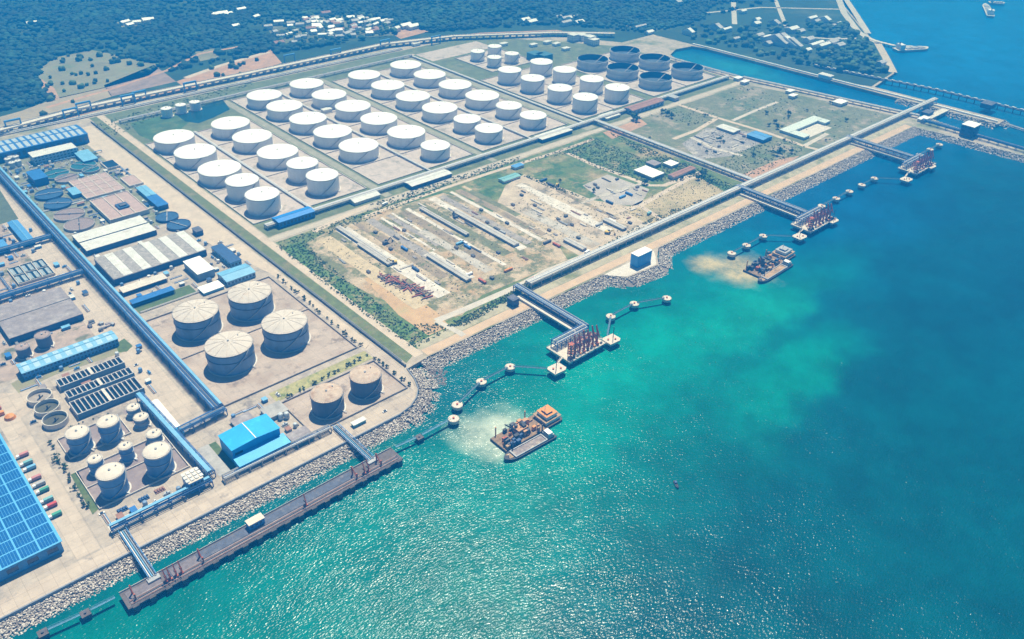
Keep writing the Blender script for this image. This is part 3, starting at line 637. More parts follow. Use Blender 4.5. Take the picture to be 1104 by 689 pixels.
for k, (u, v, R, h, txt) in enumerate([(90, 640, 9.2, 18, 'middle-sized pale blue tank behind the parked trucks, nearer the round basins'), (114.5, 637, 8.8, 18.5, 'middle-sized pale blue tank on the inland slab, nearer the slim pair'),
        (90.5, 603, 5.8, 13.5, 'slim pale blue tank between the middle-sized and biggest tank, nearer the bushes'), (115, 602, 5.5, 14, 'slim pale blue tank standing between the two biggest pale blue tanks'),
        (93, 571, 10.4, 21, 'biggest pale blue tank with cream roof, at the bushes side'), (130.5, 571, 10.6, 21, 'biggest pale blue tank with cream roof, beside the pipe rack'),
        (141, 609, 6.2, 8.2, 'short grey tank beside the pipe rack at the plum slab'), (141, 637, 6.0, 8.8, 'short tank by the white-roofed strip shed, nearer the quay'), (141, 655, 5.6, 8.6, 'short tank by the white-roofed strip shed, further inland')]):
    t = thing('storage_tank', txt, 'tank', (u, v, .14), 'pale blue tanks on the plum slabs'); tank_parts(t, R, h, R * .16, blueshell if k < 6 else bluegrey_shell, cream_roof, n=28, stair=(k in (0, 1, 4, 5)), rings=(.97, .6))
for px, py, R, h, txt in ((45.4, 361, 7.0, 13, 'squat brown-topped silo beside the weathered flat roof, larger'), (23.6, 373.5, 6.4, 11, 'squat brown-topped silo beside the long blue hall, smaller')):
    x, y = P(px, py, h); t = thing('silo', txt, 'silo', (x, y, .06), 'brown-topped silos'); tank_parts(t, R, h, .7, darkshell, M('brown_top', (.33, .25, .23), .8, .2, .3), n=24, stair=False)
t0 = None
for i, (px, py) in enumerate([(11, 169), (16.5, 168.5), (8, 171), (12.5, 175), (19, 173)]):
    x, y = P(px, py, 8); lab = 'small silvery tank in the cluster before the skylight hall'
    if t0 is None: t0 = thing('process_tank', lab, 'tank', (x, y, .06), 'silvery tank cluster'); tank_parts(t0, 4.2, 8, .8, openshell, white_roof, n=18, stair=False)
    else: dup(t0, (x, y, .06), None, lab)
# bund walls of the tank farm
bw_m = M('bund_concrete', (.52, .49, .45), .9, .12, .2)
names = ['pale bund walls round the two rows beside the boundary road', 'pale bund walls round the third and fourth white tank rows', 'pale bund walls round the fifth and sixth white tank rows', 'pale bund walls round the tall white tanks', 'pale bund walls round the cluster of four small tanks', 'pale bund walls round the open-topped tanks']
splits = [([476], [1199, 1124, 1048, 986]), ([670], [1290, 1216, 1142, 1068, 996]), ([868], [1274, 1199, 1124, 1052, 988]), ([1076], [1122, 1056, 990]), ([1102], [1270]), ([1275], [1082, 1006])]
for (a, b_, c_, d_, _), nm, (xs, ys) in zip(FARM, names, splits):
    t = thing('bund_wall', nm, 'wall', ((a + b_) / 2, (c_ + d_) / 2, .12))
    for x in [a] + xs + [b_]: MB().box(x - .4, x + .4, c_ - .4, d_ + .4, .12, 1.5).obj('wall_panel', bw_m, t)
    for y in [c_] + ys + [d_]:
        xx = [a] + xs + [b_]
        for p, q in zip(xx[:-1], xx[1:]): MB().box(p + .41, q - .41, y - .35, y + .35, .12, 1.35).obj('wall_panel', bw_m, t)
for nm, x0, x1, y0, y1 in (('low bund wall of the four-tank compound', 206.5, 349.5, 612.5, 795.5), ('low bund wall of the dark tank pair', 247.5, 349.5, 526.5, 583.5)):
    t = thing('bund_wall', nm, 'wall', ((x0 + x1) / 2, (y0 + y1) / 2, .1))
    for a in ((x0, x1, y0, y0 + .6), (x0, x1, y1 - .6, y1), (x0, x0 + .6, y0 + .61, y1 - .61), (x1 - .6, x1, y0 + .61, y1 - .61)): MB().box(*a, .1, 1.7).obj('wall_panel', M('bund_dark', (.32, .29, .27), .9, .2, .2), t)
    if y1 > 700: MB().box(x0 + .6, x1 - .6, 707, 707.8, .1, 1.3).obj('wall_panel', MATS['bund_dark'], t)
for nm, r in (('low bund wall round the biggest pale blue tanks', rect([(81, 508), (182, 467), (200, 506), (107, 550)])), ('low bund wall round the middle-sized pale blue tanks', rect([(62, 474), (125, 449), (143, 465), (76, 498)]))):
    x0, x1, y0, y1 = r; t = thing('bund_wall', nm, 'wall', ((x0 + x1) / 2, (y0 + y1) / 2, .12))
    for a in ((x0, x1, y0, y0 + .6), (x0, x1, y1 - .6, y1), (x0, x0 + .6, y0 + .61, y1 - .61), (x1 - .6, x1, y0 + .61, y1 - .61)): MB().box(*a, .12, 1.6).obj('wall_panel', pale_conc, t)
    if x1 - x0 > 60: MB().box(x0 + .6, x1 - .6, 588, 588.6, .12, 1.4).obj('wall_panel', pale_conc, t)

# ================================================================== PIPE RACKS
def rack(name, p, q, width, levels, pipes, m, label, cat='pipe rack', step=14., pipe_m=None, z0=.1, top=None, group=None, rail=True, r=.45):
    """straight rack from p to q: levels = heights of tiers, pipes per tier, frames as parts"""
    p = Vector((p[0], p[1])); q = Vector((q[0], q[1])); L = (q - p).length; ang = math.atan2(q.y - p.y, q.x - p.x)
    t = thing(name, label, cat, (p.x, p.y, z0), group, ang); hmax = max(levels); w = width / 2
    fm = MB()
    for s in (-1, 1): fm.box(-.35, .35, s * w - .35, s * w + .35, 0, hmax)
    for lv in levels: fm.box(-.3, .3, -w + .36, w - .36, lv - .6, lv - .02)
    fme = fm.mesh('frame', m); n = max(2, int(round(L / step)) + 1)
    for i in range(n): inst('frame', fme, t, (L * i / (n - 1) * .996 + .4, 0, 0))
    if rail:
        be = MB()
        for s in (-1, 1): be.box(0, L, s * w - .2, s * w + .2, hmax + .01, hmax + .5)
        o = bpy.data.objects.new('side_beam', be.mesh('side_beam', m)); col.objects.link(o); o.parent = t
    for li, (lv, k) in enumerate(zip(levels, pipes)):
        for i in range(k):
            y = -w + (i + .75) * width / (k + .5); rr = r * (0.7 + .6 * ((i * 7 + li * 3) % 5) / 5.)
            pm = (pipe_m or [white, grey_steel, blue_pipe])[(i + li) % len(pipe_m or [0, 0, 0])]
            o = bpy.data.objects.new('pipe', MB().tube((0, y, lv + rr + .03), (L, y, lv + rr + .03), rr, 6).mesh('pipe', pm, smooth=True)); col.objects.link(o); o.parent = t
    if top:
        ty0, ty1, tz, tm = top
        o = bpy.data.objects.new('covered_walkway', MB().box(0, L, ty0, ty1, tz, tz + 1.3).mesh('covered_walkway', tm)); col.objects.link(o); o.parent = t
    return t
lightpipes = [white, pale_conc, white, grey_steel]; bluepipes = [blue_pipe, navy, sheet_blue, grey_steel]
rack('pipe_gallery', (198, 606), (198, 1310), 9.5, (3.5, 6.5, 9.5), (5, 5, 5), blue_pipe, 'long three-tier blue pipe gallery with pale covered top beside the plant road', step=16, pipe_m=[navy, sheet_blue, navy, blue_pipe, grey_steel], top=(-4.7, -2.3, 9.9, light_blue))
mb_g = None
rack('pipe_rack', (560, 586.5), (1555, 586.5), 9, (4.5, 7.5), (5, 7), grey_steel, 'very long grey shore pipe rack carrying pale pipes along the shore road', step=16, pipe_m=lightpipes, r=.6)
rack('pipe_rack', (1000, 592.5), (1000, 900), 8, (3.5, 6), (4, 6), grey_steel, 'pale pipe rack crossing the fields from the shore rack to the tank farm', step=16, pipe_m=lightpipes, r=.55)
rack('pipe_rack', (404, 905), (1372, 905), 9, (2.5, 5), (4, 7), grey_steel, 'pale pipe rack along the seaward edge of the white tanks', step=18, pipe_m=lightpipes, r=.6)
rack('pipe_rack', (1452, 566), (1392, 884), 7, (3, 5), (3, 5), grey_steel, 'pale pipe rack beside the canal bank', step=16, pipe_m=lightpipes, r=.55)
rack('pipe_rack', (1388, 892), (1380, 1075), 6, (3, 5), (3, 4), grey_steel, 'pale pipe rack from the open-topped tanks along the upper canal', step=18, pipe_m=lightpipes)
rack('pipe_rack', (985, 910), (985, 1400), 5, (2.2,), (5,), grey_steel, 'low pale pipe rack between the dome-roofed and tall white tanks', step=20, pipe_m=lightpipes)
rack('pipe_rack', (476, 910), (476, 1272), 5, (2.0,), (5,), grey_steel, 'low pale pipe track between the two rows beside the boundary road', step=20, pipe_m=lightpipes, rail=False)
rack('pipe_rack', (670, 910), (670, 1376), 5, (2.0,), (4,), grey_steel, 'low pale pipe track between the third and fourth white rows', step=20, pipe_m=lightpipes, rail=False)
rack('pipe_rack', (868, 910), (868, 1356), 5, (2.0,), (4,), grey_steel, 'low pale pipe track between the fifth and sixth white rows', step=20, pipe_m=lightpipes, rail=False)
rack('pipe_rack', (402, 1386), (985, 1392), 6, (2.5, 4.5), (3, 4), grey_steel, 'pale pipe rack along the inland edge of the white tanks', step=20, pipe_m=lightpipes)
rack('pipe_rack', (153, 672), (157.5, 534), 6.5, (4, 7), (4, 4), blue_pipe, 'blue pipe rack running seaward beside the plum tank slabs', step=12, pipe_m=bluepipes, top=(-2.6, 1.0, 7.5, light_blue))
rack('pipe_rack', (160, 601), (203, 604), 7, (4, 7), (4, 4), blue_pipe, 'short blue pipe rack joining the long gallery to the seaward rack', step=10, pipe_m=bluepipes)
rack('conveyor_gallery', (74, 527.5), (154, 527.5), 6, (3.5, 6.2), (4, 2), blue_pipe, 'pale blue covered pipe gallery along the quay road before the tanks', step=11, pipe_m=bluepipes, top=(.2, 2.8, 6.5, light_blue))
rack('pipe_rack', (163, 524), (262, 522), 5.5, (3, 5), (4, 3), grey_steel, 'grey pipe rack along the quay road in front of the bright blue building', step=11, pipe_m=[grey_steel, white, blue_pipe], r=.4)
for (a, b), (c_, d_), lab in (((0, 272), (59, 250), 'blue pipe rack spanning the plant road beyond the settling tanks'), ((14, 314), (95, 291), 'blue pipe rack spanning the plant road before the weathered flat roof')):
    u0, v0 = P(a, b, 6); u1, v1 = P(c_, d_, 6); vv = (v0 + v1) / 2
    rack('pipe_rack', (u0 - 40, vv), (192, vv), 8, (3.5, 6.5), (5, 5), blue_pipe, lab, step=13, pipe_m=bluepipes)
rack('pipe_rack', (205, 1382), (332, 1372), 5, (3, 6), (3, 3), blue_pipe, 'blue pipe rack before the skylight hall', step=12, pipe_m=bluepipes)
# inland viaduct and its road
via = thing('viaduct', 'long pale viaduct with rows of piers running inland of the white tanks', 'viaduct', (700, 1470, 0))
vpath = [(-500, 1420), (239, 1452), (391, 1478), (670, 1476), (985, 1480), (1130, 1440), (1318, 1330), (1420, 1240)]
pier_me = MB().box(-1.2, 1.2, -5.5, 5.5, 0, 6.2).mesh('pier', grey_conc)
post_me = MB().box(-.5, .5, -.4, .4, 0, 2.2).mesh('parapet_post', pale_conc)
for (ax, ay), (bx, by) in zip(vpath[:-1], vpath[1:]):
    L = math.hypot(bx - ax, by - ay); an = math.atan2(by - ay, bx - ax); n = max(1, int(L / 14)); nx, ny = -math.sin(an), math.cos(an)
    mb = MB(); mb.bar((ax, ay, 6.9), (bx, by, 6.9), 14, 1.2); mb.obj('deck', pale_conc, via)
    for s in (-1, 1): MB().bar((ax + nx * s * 6.8, ay + ny * s * 6.8, 8.1), (bx + nx * s * 6.8, by + ny * s * 6.8, 8.1), .4, 1.1).obj('parapet', pale_conc, via)
    for i in range(n):
        x = ax + (bx - ax) * (i + .5) / n; y = ay + (by - ay) * (i + .5) / n
        o = inst('pier', pier_me, via, (x - 700, y - 1470, 0), an)
MB().tube((-500, 1447, 3), (1000, 1447, 3), .9, 6).obj('pipe', white, tag(MB().box(-500, 1000, 1444, 1450, .05, 2.0).obj('pipe_plinth', pale_conc), 'low pale pipe plinth running along the foot of the viaduct', 'pipeline'))
track([(-60, 158), (40, 136), (110, 117), (270, 78), (420, 46), (520, 36), (600, 33), (640, 40)], 10, .16, orange_dirt, 'inland_road')

# ================================================================== JETTIES
cap_m = M('dolphin_concrete', (.60, .53, .45), .85, .15, .4); pile_m = M('dark_pile', (.07, .08, .09), .8, .2, .5)
dol_me = None
def dolphin_proto():
    t = thing('mooring_dolphin', 'x', 'dolphin', (0, 0, SEA))
    def part(mb, name, m, par=t, s=False):
        o = bpy.data.objects.new(name, mb.mesh(name, m, (0, 0, 0), s)); col.objects.link(o); o.parent = par; return o
    c = part(MB().lathe([(4.7, 2.6), (5.2, 3.0), (5.2, 6.0), (4.9, 6.2)], 20, cap=True), 'cap', cap_m)
    part(MB().lathe([(.9, 6.2), (.7, 6.9), (1.1, 7.2)], 10, cap=True), 'bollard', rust, c)
    for k in range(4): part(MB().tube((2.8 * math.cos(k * PI / 2 + .4), 2.8 * math.sin(k * PI / 2 + .4), -3), (2.8 * math.cos(k * PI / 2 + .4), 2.8 * math.sin(k * PI / 2 + .4), 2.7), .7, 8), 'pile', pile_m)
    mb = MB()
    for k in range(12):
        a = k * PI / 6; mb.bar((4.7 * math.cos(a), 4.7 * math.sin(a), 6.1), (4.7 * math.cos(a), 4.7 * math.sin(a), 7.2), .1)
    part(mb, 'railing', grey_steel, c); return t
dproto = [None]
def dolphin(px, py, label, group):
    x, y = P(px, py, 1.2)
    if dproto[0] is None:
        dproto[0] = dolphin_proto(); t = dproto[0]; t.location = (x, y, SEA); t['label'] = label
    else: t = dup(dproto[0], (x, y, SEA), None, label)
    t['group'] = group; return (x, y)
walk_m = M('catwalk_steel', (.04, .13, .20), .5, .15, .4)
def catwalk(a, b, label, z=1.6, group='steel catwalks between dolphins', m=None):
    d = Vector((b[0] - a[0], b[1] - a[1])); L = d.length; d.normalize()
    a2 = (a[0] + d.x * 3.4, a[1] + d.y * 3.4); b2 = (b[0] - d.x * 3.4, b[1] - d.y * 3.4); m = m or walk_m
    t = thing('catwalk', label, 'catwalk', (a2[0], a2[1], z), group); nx, ny = -d.y, d.x
    MB().bar((*a2, z), (*b2, z), 1.9, .25).obj('deck', m, t)
    for s in (-1, 1):
        mb = MB(); A = Vector((a2[0] + nx * s * .95, a2[1] + ny * s * .95, z)); B = Vector((b2[0] + nx * s * .95, b2[1] + ny * s * .95, z))
        mb.bar(A + Vector((0, 0, 1.3)), B + Vector((0, 0, 1.3)), .16); k = max(3, int((B - A).length / 3))
        for i in range(k + 1):
            p = A.lerp(B, i / k); mb.bar(p, p + Vector((0, 0, 1.3)), .12)
            if i < k: mb.bar(p, A.lerp(B, (i + 1) / k) + Vector((0, 0, 1.3)), .1)
        mb.obj('truss', m, t)
    return t
def arm(t, x, y, m, h=19, reach=7):
    mb = MB(); mb.tube((x, y, 2), (x, y, h * .58), .75, 8); mb.box(x - 1.1, x + 1.1, y - 1.1, y + 1.1, 2.0, 3.4); return mb
def loading_arm(x, y, z, label, group, h, m, knee=1.0, th=1.0):
    t = thing('marine_loader', label, 'loading arm', (x, y, z), group)
    MB().box(x - 1.1, x + 1.1, y - 1.1, y + 1.1, z, z + 1.2).obj('base', m, t)
    MB().tube((x, y, z + 1.2), (x, y, z + h * .55), .62 * th, 8).obj('riser', m, t)
    i = MB().bar((x, y, z + h * .5), (x - .3, y + 1.5 * knee, z + h), .7 * th).obj('inboard_arm', m, t)
    MB().bar((x - .4, y + 1.5 * knee, z + h), (x - .6, y - 2.6 * knee, z + h * .42), .55 * th).obj('outboard_arm', m, t)
    MB().box(x - .8, x + .8, y + .4, y + 2.4, z + h * .34, z + h * .46).obj('counterweight', dark_steel, t)
def jetty(nm, pl, tx, v_shore, breast, left, right, lname, arms_m, big):
    """pl: u0,u1,v0,v1 of the platform; tx: centre of the trestle"""
    u0, u1, v0, v1 = pl; zt = 2.0; cx, cy = (u0 + u1) / 2, (v0 + v1) / 2
    t = thing('jetty_platform', 'pale concrete loading platform, jetty %s' % lname, 'jetty', (cx, cy, SEA), 'jetty platforms')
    d = MB().box(u0, u1, v0, v1, .2, zt).obj('deck', cap_m, t)
    MB().box(u0 + .6, u1 - .6, v0 + .6, v1 - .6, -1.2, .19).obj('beam', grey_conc, t)
    pm = MB().tube((0, 0, -4), (0, 0, 4.2), .8, 8).mesh('pile', pile_m)
    for i in range(6):
        for j in range(3): inst('pile', pm, t, (-(u1 - u0) * .45 + i * (u1 - u0) * .18, -(v1 - v0) * .38 + j * (v1 - v0) * .38, 0))
    mb = MB()
    for a, b in (((u0, v0), (u1, v0)), ((u0, v1), (u1, v1)), ((u0, v0), (u0, v1)), ((u1, v0), (u1, v1))):
        n = int(max(abs(a[0] - b[0]), abs(a[1] - b[1])) / 3)
        for i in range(n + 1):
            x = a[0] + (b[0] - a[0]) * i / n; y = a[1] + (b[1] - a[1]) * i / n; mb.bar((x, y, zt), (x, y, zt + 1.2), .12)
        mb.bar((*a, zt + 1.2), (*b, zt + 1.2), .14)
    mb.obj('railing', grey_steel, d)
    for i in range(5):
        x = u0 + (i + .5) * (u1 - u0) / 5; MB().box(x - .9, x + .9, v0 - .9, v0 - .02, -3.6, 1.2).obj('fender', tyre, t)
    # manifold rack on the landward half
    rack('manifold_rack', (u0 + 5, v1 - 6), (u1 - 3, v1 - 6), 9, (4.5, 8), (5, 5), blue_pipe, 'blue and grey manifold pipe rack on the jetty %s' % lname, step=6, z0=zt + .01, pipe_m=[grey_steel, white, blue_pipe], r=.4)
    g = 'loading arms of the jetty ' + lname
    for i in range(arms_m): loading_arm(u0 + 14 + i * (u1 - u0 - 20) / (arms_m - 1), v0 + 7, zt + .01, 'red-brown loading arm, %s from access tower, jetty %s' % (ORD[i], lname), g, 22 - (i % 2) * 2, rust, 1.4, 1.7)
    tw = thing('access_tower', 'orange and red access tower on the jetty %s' % lname, 'tower', (u0 + 8, v0 + 7, zt))
    for a in (-2, 2):
        for b in (-2, 2): MB().box(u0 + 8 + a - .25, u0 + 8 + a + .25, v0 + 7 + b - .25, v0 + 7 + b + .25, zt + .01, zt + 15).obj('post', orange, tw)
    for k in range(5): MB().box(u0 + 5.7, u0 + 10.3, v0 + 4.7, v0 + 9.3, zt + 3 * (k + 1), zt + 3 * (k + 1) + .3).obj('landing', orange if k % 2 else rust, tw)
    fr = thing('loading_gantry', 'dense red-brown steel frame behind the loading arms, jetty %s' % lname, 'gantry', (cx, v0 + 12, zt))
    for i in range(9):
        x = u0 + 12 + i * (u1 - u0 - 16) / 8
        for yy in (v0 + 10.5, v0 + 15): MB().box(x - .35, x + .35, yy - .35, yy + .35, zt + .01, zt + 11 - (i % 3)).obj('post', rust, fr)
        MB().bar((x, v0 + 10.5, zt + 8), (x, v0 + 15, zt + 8), .5).obj('cross_beam', rust, fr)
        if i < 8: MB().bar((x, v0 + 10.5, zt + 2), (x + (u1 - u0 - 16) / 8, v0 + 10.5, zt + 8), .4).obj('brace', rust, fr)
    for zz in (4, 8): MB().box(u0 + 12, u1 - 4, v0 + 10.2, v0 + 10.8, zt + zz, zt + zz + .6).obj('beam', rust, fr); MB().box(u0 + 12, u1 - 4, v0 + 14.7, v0 + 15.3, zt + zz, zt + zz + .6).obj('beam', M('purple_steel', (.20, .06, .12), .6, .2, .4), fr)
    for k in range(10):
        x = u0 + 4 + k * (u1 - u0 - 8) / 9.; MB().box(x - 1.2, x + 1.2, v0 + 2.2, v0 + 3.8, zt + .01, zt + 1.6 + k % 3 * .5).obj('valve_skid', [rust, dark_steel, grey_steel, orange][k % 4], fr)
    # approach trestle: road deck plus pipe rack
    tr = thing('approach_trestle', 'pale road trestle from shore to jetty %s' % lname, 'trestle', (tx, (v1 + v_shore) / 2, SEA), 'approach trestles')
    MB().box(tx - 9.5, tx - 4.2, v1 + .02, v_shore, .3, 1.6).obj('road_deck', pale_conc, tr)
    MB().box(tx - 3.6, tx + 5.6, v1 + .02, v_shore, .2, 1.2).obj('pipe_deck', navy_deck, tr)
    for s in (-9.7, -4.2): MB().box(tx + s, tx + s + .22, v1, v_shore, 1.62, 2.6).obj('parapet', pale_conc, tr)
    n = int((v_shore - v1) / 16)
    cb = MB().box(-9.5, 5.5, -1.0, 1.0, 3.4, 5.18).mesh('crosshead', grey_conc); pl_ = MB().tube((0, 0, -4), (0, 0, 3.38), .8, 8).mesh('pile', pile_m)
    for i in range(n):
        y = v1 + 8 + i * 16 - (v1 + v_shore) / 2; inst('crosshead', cb, tr, (0, y, 0))
        for x in (-8, -2, 4): inst('pile', pl_, tr, (x, y, 0))
    rack('pipe_rack', (tx + 1, v1 - 6), (tx + 1, 592 if v_shore < 590 else v_shore), 7.5, (4.0, 7.0), (5, 6), blue_pipe, 'blue pipe rack on the trestle, jetty %s' % lname, step=12, z0=1.25, pipe_m=[sheet_blue, grey_steel, navy, blue_pipe, pale_conc], r=.5, top=None)
    # breasting dolphins
    bc = []
    for i, (px, py) in enumerate(breast):
        x, y = P(px, py, 2.0); side = 'on the access-tower side' if i == 0 else 'on the breakwater side'
        b = thing('breasting_dolphin', 'square pale breasting dolphin %s, jetty %s' % (side, lname), 'dolphin', (x, y, SEA), 'breasting dolphins')
        c = MB().prism([(x - 8, y - 6.5), (x + 5, y - 7.5), (x + 8.5, y - 5), (x + 8.5, y + 6), (x - 5, y + 7), (x - 8, y + 5)], -.4, 2.0).obj('cap', cap_m, b)
        MB().prism([(x - 6, y - 5), (x + 5, y - 5.5), (x + 6.5, y + 4), (x - 6, y + 4)], -1.8, -.42).obj('beam', grey_conc, b)
        for k in range(4): MB().tube((x + (-1) ** k * 4, y + (1 if k < 2 else -1) * 3.4, SEA - 3), (x + (-1) ** k * 4, y + (1 if k < 2 else -1) * 3.4, -1.8), .9, 8).obj('pile', pile_m, b)
        MB().lathe([(.9, 2.0), (.7, 2.8), (1.1, 3.1)], 10, x + 3, y - 3, cap=True).obj('bollard', rust, c)
        MB().lathe([(.9, 2.0), (.7, 2.8), (1.1, 3.1)], 10, x - 3.5, y + 1, cap=True).obj('bollard', rust, c)
        MB().tube((x - 1.5 + 3 * i, y - 1, 2.0), (x - 1.5 + 3 * i, y - 1, 17 if big else 14), .38, 8).obj('light_mast', dark_steel, b)
        bc.append((x, y))
    gl = 'steel catwalks between dolphins'
    catwalk((bc[0][0] + 4, bc[0][1] + 4.4), (u0 + 3, v0 + 12), 'pale gangway, access-tower side, jetty %s' % lname, 2.2, gl, pale_conc)
    catwalk((bc[1][0] - 4, bc[1][1] + 4.4), (u1 - 3, v0 + 12), 'pale gangway, breakwater side, jetty %s' % lname, 2.2, gl, pale_conc)
    prev = (bc[0][0] - 5, bc[0][1] + 4)
    for i, (px, py) in enumerate(left):
        c = dolphin(px, py, 'round mooring dolphin, %s on access-tower side, jetty %s' % (ORD[i], lname), 'mooring dolphins')
        catwalk(prev, c, 'narrow catwalk to %s dolphin, access-tower side, jetty %s' % (ORD[i], lname)); prev = c
    prev = (bc[1][0] - 1, bc[1][1] + 5)
    for i, (px, py) in enumerate(right):
        c = dolphin(px, py, 'round mooring dolphin, %s on breakwater side, jetty %s' % (ORD[i], lname), 'mooring dolphins')
        catwalk(prev, c, 'narrow catwalk to %s dolphin, breakwater side, jetty %s' % (ORD[i], lname)); prev = c
jetty('a', (494, 546, 454, 488), 545, 580, [(600, 397), (659, 365.5)], [(550, 395), (519, 411), (493, 436)], [(658.5, 340.5), (684, 327), (719, 321)], 'closest to quay corner', 6, True)
jetty('b', (928, 990, 452, 482), 962, 580, [(862, 254.5), (896.5, 237)], [(823, 254), (805, 264), (789, 272.5)], [(886, 221.5), (901.7, 213.5), (916, 206)], 'midway along shore', 6, True)
jetty('c', (1214, 1276, 452, 482), 1258, 580, [(977, 193), (1002.5, 178.8)], [(943, 192), (929.3, 199)], [(991.5, 166.5), (1003, 160.7), (1013, 155.5)], 'closest to canal mouth', 6, True)

# ------------------------------------------------------------------ near pier
pr = thing('pier', 'long weathered pier with dark roadway lying parallel to the quay', 'pier', (173, 460, SEA))
PZ = 0.0
MB().box(57, 290, 451, 468.5, -1.4, PZ).obj('deck', brown_deck, pr)
rd = MB().box(88, 246, 459, 467, PZ + .01, PZ + .35).obj('roadway', navy_deck, pr)
MB().box(60, 84, 453, 466, PZ + .01, PZ + .3).obj('loading_pad', M('mauve_deck', (.18, .155, .17), .85, .25, .3), pr)
MB().box(92, 112, 455, 466, PZ + .36, PZ + .6).obj('loading_pad', MATS['mauve_deck'], pr)
MB().box(250, 287, 453, 467.5, PZ + .01, PZ + .3).obj('loading_pad', MATS['stained_deck'], pr)
for y, m_ in ((457.4, weathered), (455.6, dark_steel), (454.2, weathered)): MB().box(62, 288, y - .35, y + .35, PZ + .02, PZ + .9).obj('pipe_kerb', m_, pr)
for y in (456.5, 453.3): MB().tube((60, y, PZ + .7), (286, y, PZ + .7), .4, 8).obj('pipe', rust_roof, pr)
MB().box(57, 290, 468.52, 468.8, PZ - .3, PZ + 1.2).obj('parapet', pale_conc, pr)
for i in range(20):
    x = 62 + i * 11.8
    MB().box(x - 2.2, x + 2.2, 449.6, 450.98, -4.6, .3).obj('fender', M('fender_timber', (.10, .085, .075), .9, .3, .4), pr)
pme = MB().tube((0, 0, -4), (0, 0, 3.6), .8, 8).mesh('pile', pile_m)
for i in range(20):
    for y in (-7, 0, 7): inst('pile', pme, pr, (-112 + i * 11.8, y, 0))
mb = MB()
for i in range(40):
    x = 60 + i * 5.8; mb.bar((x, 452.0, PZ), (x, 452.0, PZ + 1.1), .12)
mb.bar((58, 452, PZ + 1.1), (289, 452, PZ + 1.1), .12); mb.obj('railing', grey_steel, pr)
def gantry(x, y, lab, w=7, h=9):
    t = thing('hose_gantry', lab, 'gantry', (x, y, PZ))
    MB().bar((x, y, PZ + .4), (x, y + w, PZ + h), .6).obj('boom', rust, t)
    MB().box(x - .5, x + .5, y - .5, y + .5, PZ + .02, PZ + h * .7).obj('post', rust, t)
    MB().box(x - .5, x + .5, y + w - .5, y + w + .5, PZ + .02, PZ + h).obj('post', rust, t)
    MB().box(x - 1.3, x + 1.3, y - 1.3, y + 1.3, PZ + .02, PZ + 1.2).obj('base', dark_steel, t)
for x, lab in ((64, 'dark red hose gantry at the end of the pier nearest the solar roof'), (114, 'dark red hose gantry beside the pale gangway landing'), (247, 'rust-red hose gantry with pale bracing near the far bridge'), (271, 'rust-red hose gantry at the pier end nearest the jetty')): gantry(x, 455.5, lab)
for x in (86.5, 89.5, 94, 98): loading_arm(x, 456.5, PZ + .3, 'rust-brown loading arm in the bunch on the solar-roof end of the pier', 'pier loading arms', 12, rust)
for x in (200, 255, 259): loading_arm(x, 456.5, PZ + .3, 'thin dark loading arm on the pier between kiosk and far bridge end', 'slim pier loading arms', 12, rust)
r = rect([(264, 563.5), (279.5, 552), (285, 558), (270, 566)], 6)
k = thing('kiosk', 'small blue-walled kiosk with cream roof on the pier', 'kiosk', ((r[0] + r[1]) / 2, (r[2] + r[3]) / 2, PZ + .36))
MB().box(r[0], r[1], r[2], r[3], PZ + .36, 5.6).obj('wall', sheet_blue, k); MB().box(r[0] - .4, r[1] + .4, r[2] - .4, r[3] + .4, 5.62, 6.1).obj('roof', cream_roof, k)
for i in range(3): MB().box(r[0] + 1.2 + i * 3.6, r[0] + 3 + i * 3.6, r[2] - .08, r[2] - .01, 2.2, 4.2).obj('window', glass, k)
# pier access bridges
for x, lab in ((80.5, 'steel pipe bridge from the quay to the solar-roof end of the pier'), (268, 'steel pipe bridge from the quay to the far end of the pier')):
    t = thing('pier_bridge', lab, 'bridge', (x, 486, SEA)); y0, y1 = 466, 523
    MB().box(x - 2.8, x + 2.8, y0, y1, 1.15, 1.6).obj('deck', navy_deck, t)
    for s in (-1, 1):
        mb = MB(); n = 9
        for i in range(n):
            ya = y0 + (y1 - y0) * i / n; yb = y0 + (y1 - y0) * (i + 1) / n
            mb.bar((x + s * 2.8, ya, 1.5), (x + s * 2.8, ya, 4.2), .25); mb.bar((x + s * 2.8, ya, 1.5), (x + s * 2.8, yb, 4.2), .2)
        mb.bar((x + s * 2.8, y0, 4.2), (x + s * 2.8, y1, 4.2), .35); mb.obj('truss', sheet_blue, t)
    for i in range(3): MB().tube((x - 1.6 + i * 1.4, y0, 2.1), (x - 1.6 + i * 1.4, y1, 2.1), .42, 8).obj('pipe', [white, light_blue, grey_steel][i], t)
    for yy in (474, 494): MB().box(x - 2.4, x + 2.4, yy - .6, yy + .6, SEA - 2, 1.14).obj('pier', grey_conc, t)
    MB().box(x - 4.5, x + 4.5, 462.5, 467, PZ + .36, 1.7).obj('landing', grey_steel, t)
gm = M('glass_walk', (.10, .26, .38), .5, .2, .3)
ends = [((57, 466), (95, 664), 'off the solar-roof end of the pier, inner'), (None, (46, 682), 'off the solar-roof end of the pier, outer')]
def sd_(px, py, lab):
    x, y = P(px, py, -.5); t = thing('mooring_dolphin', lab, 'dolphin', (x, y, SEA), 'pier dolphins')
    c = MB().box(x - 3.2, x + 3.2, y - 3.2, y + 3.2, -2.6, -.4).obj('cap', brown_deck, t)
    for a in (-2, 2):
        for b in (-2, 2): MB().tube((x + a, y + b, SEA - 3), (x + a, y + b, -2.61), .6, 8).obj('pile', pile_m, t)
    MB().lathe([(.8, -.4), (.6, .4), (1, .7)], 10, x, y, cap=True).obj('bollard', dark_steel, c); return (x, y)
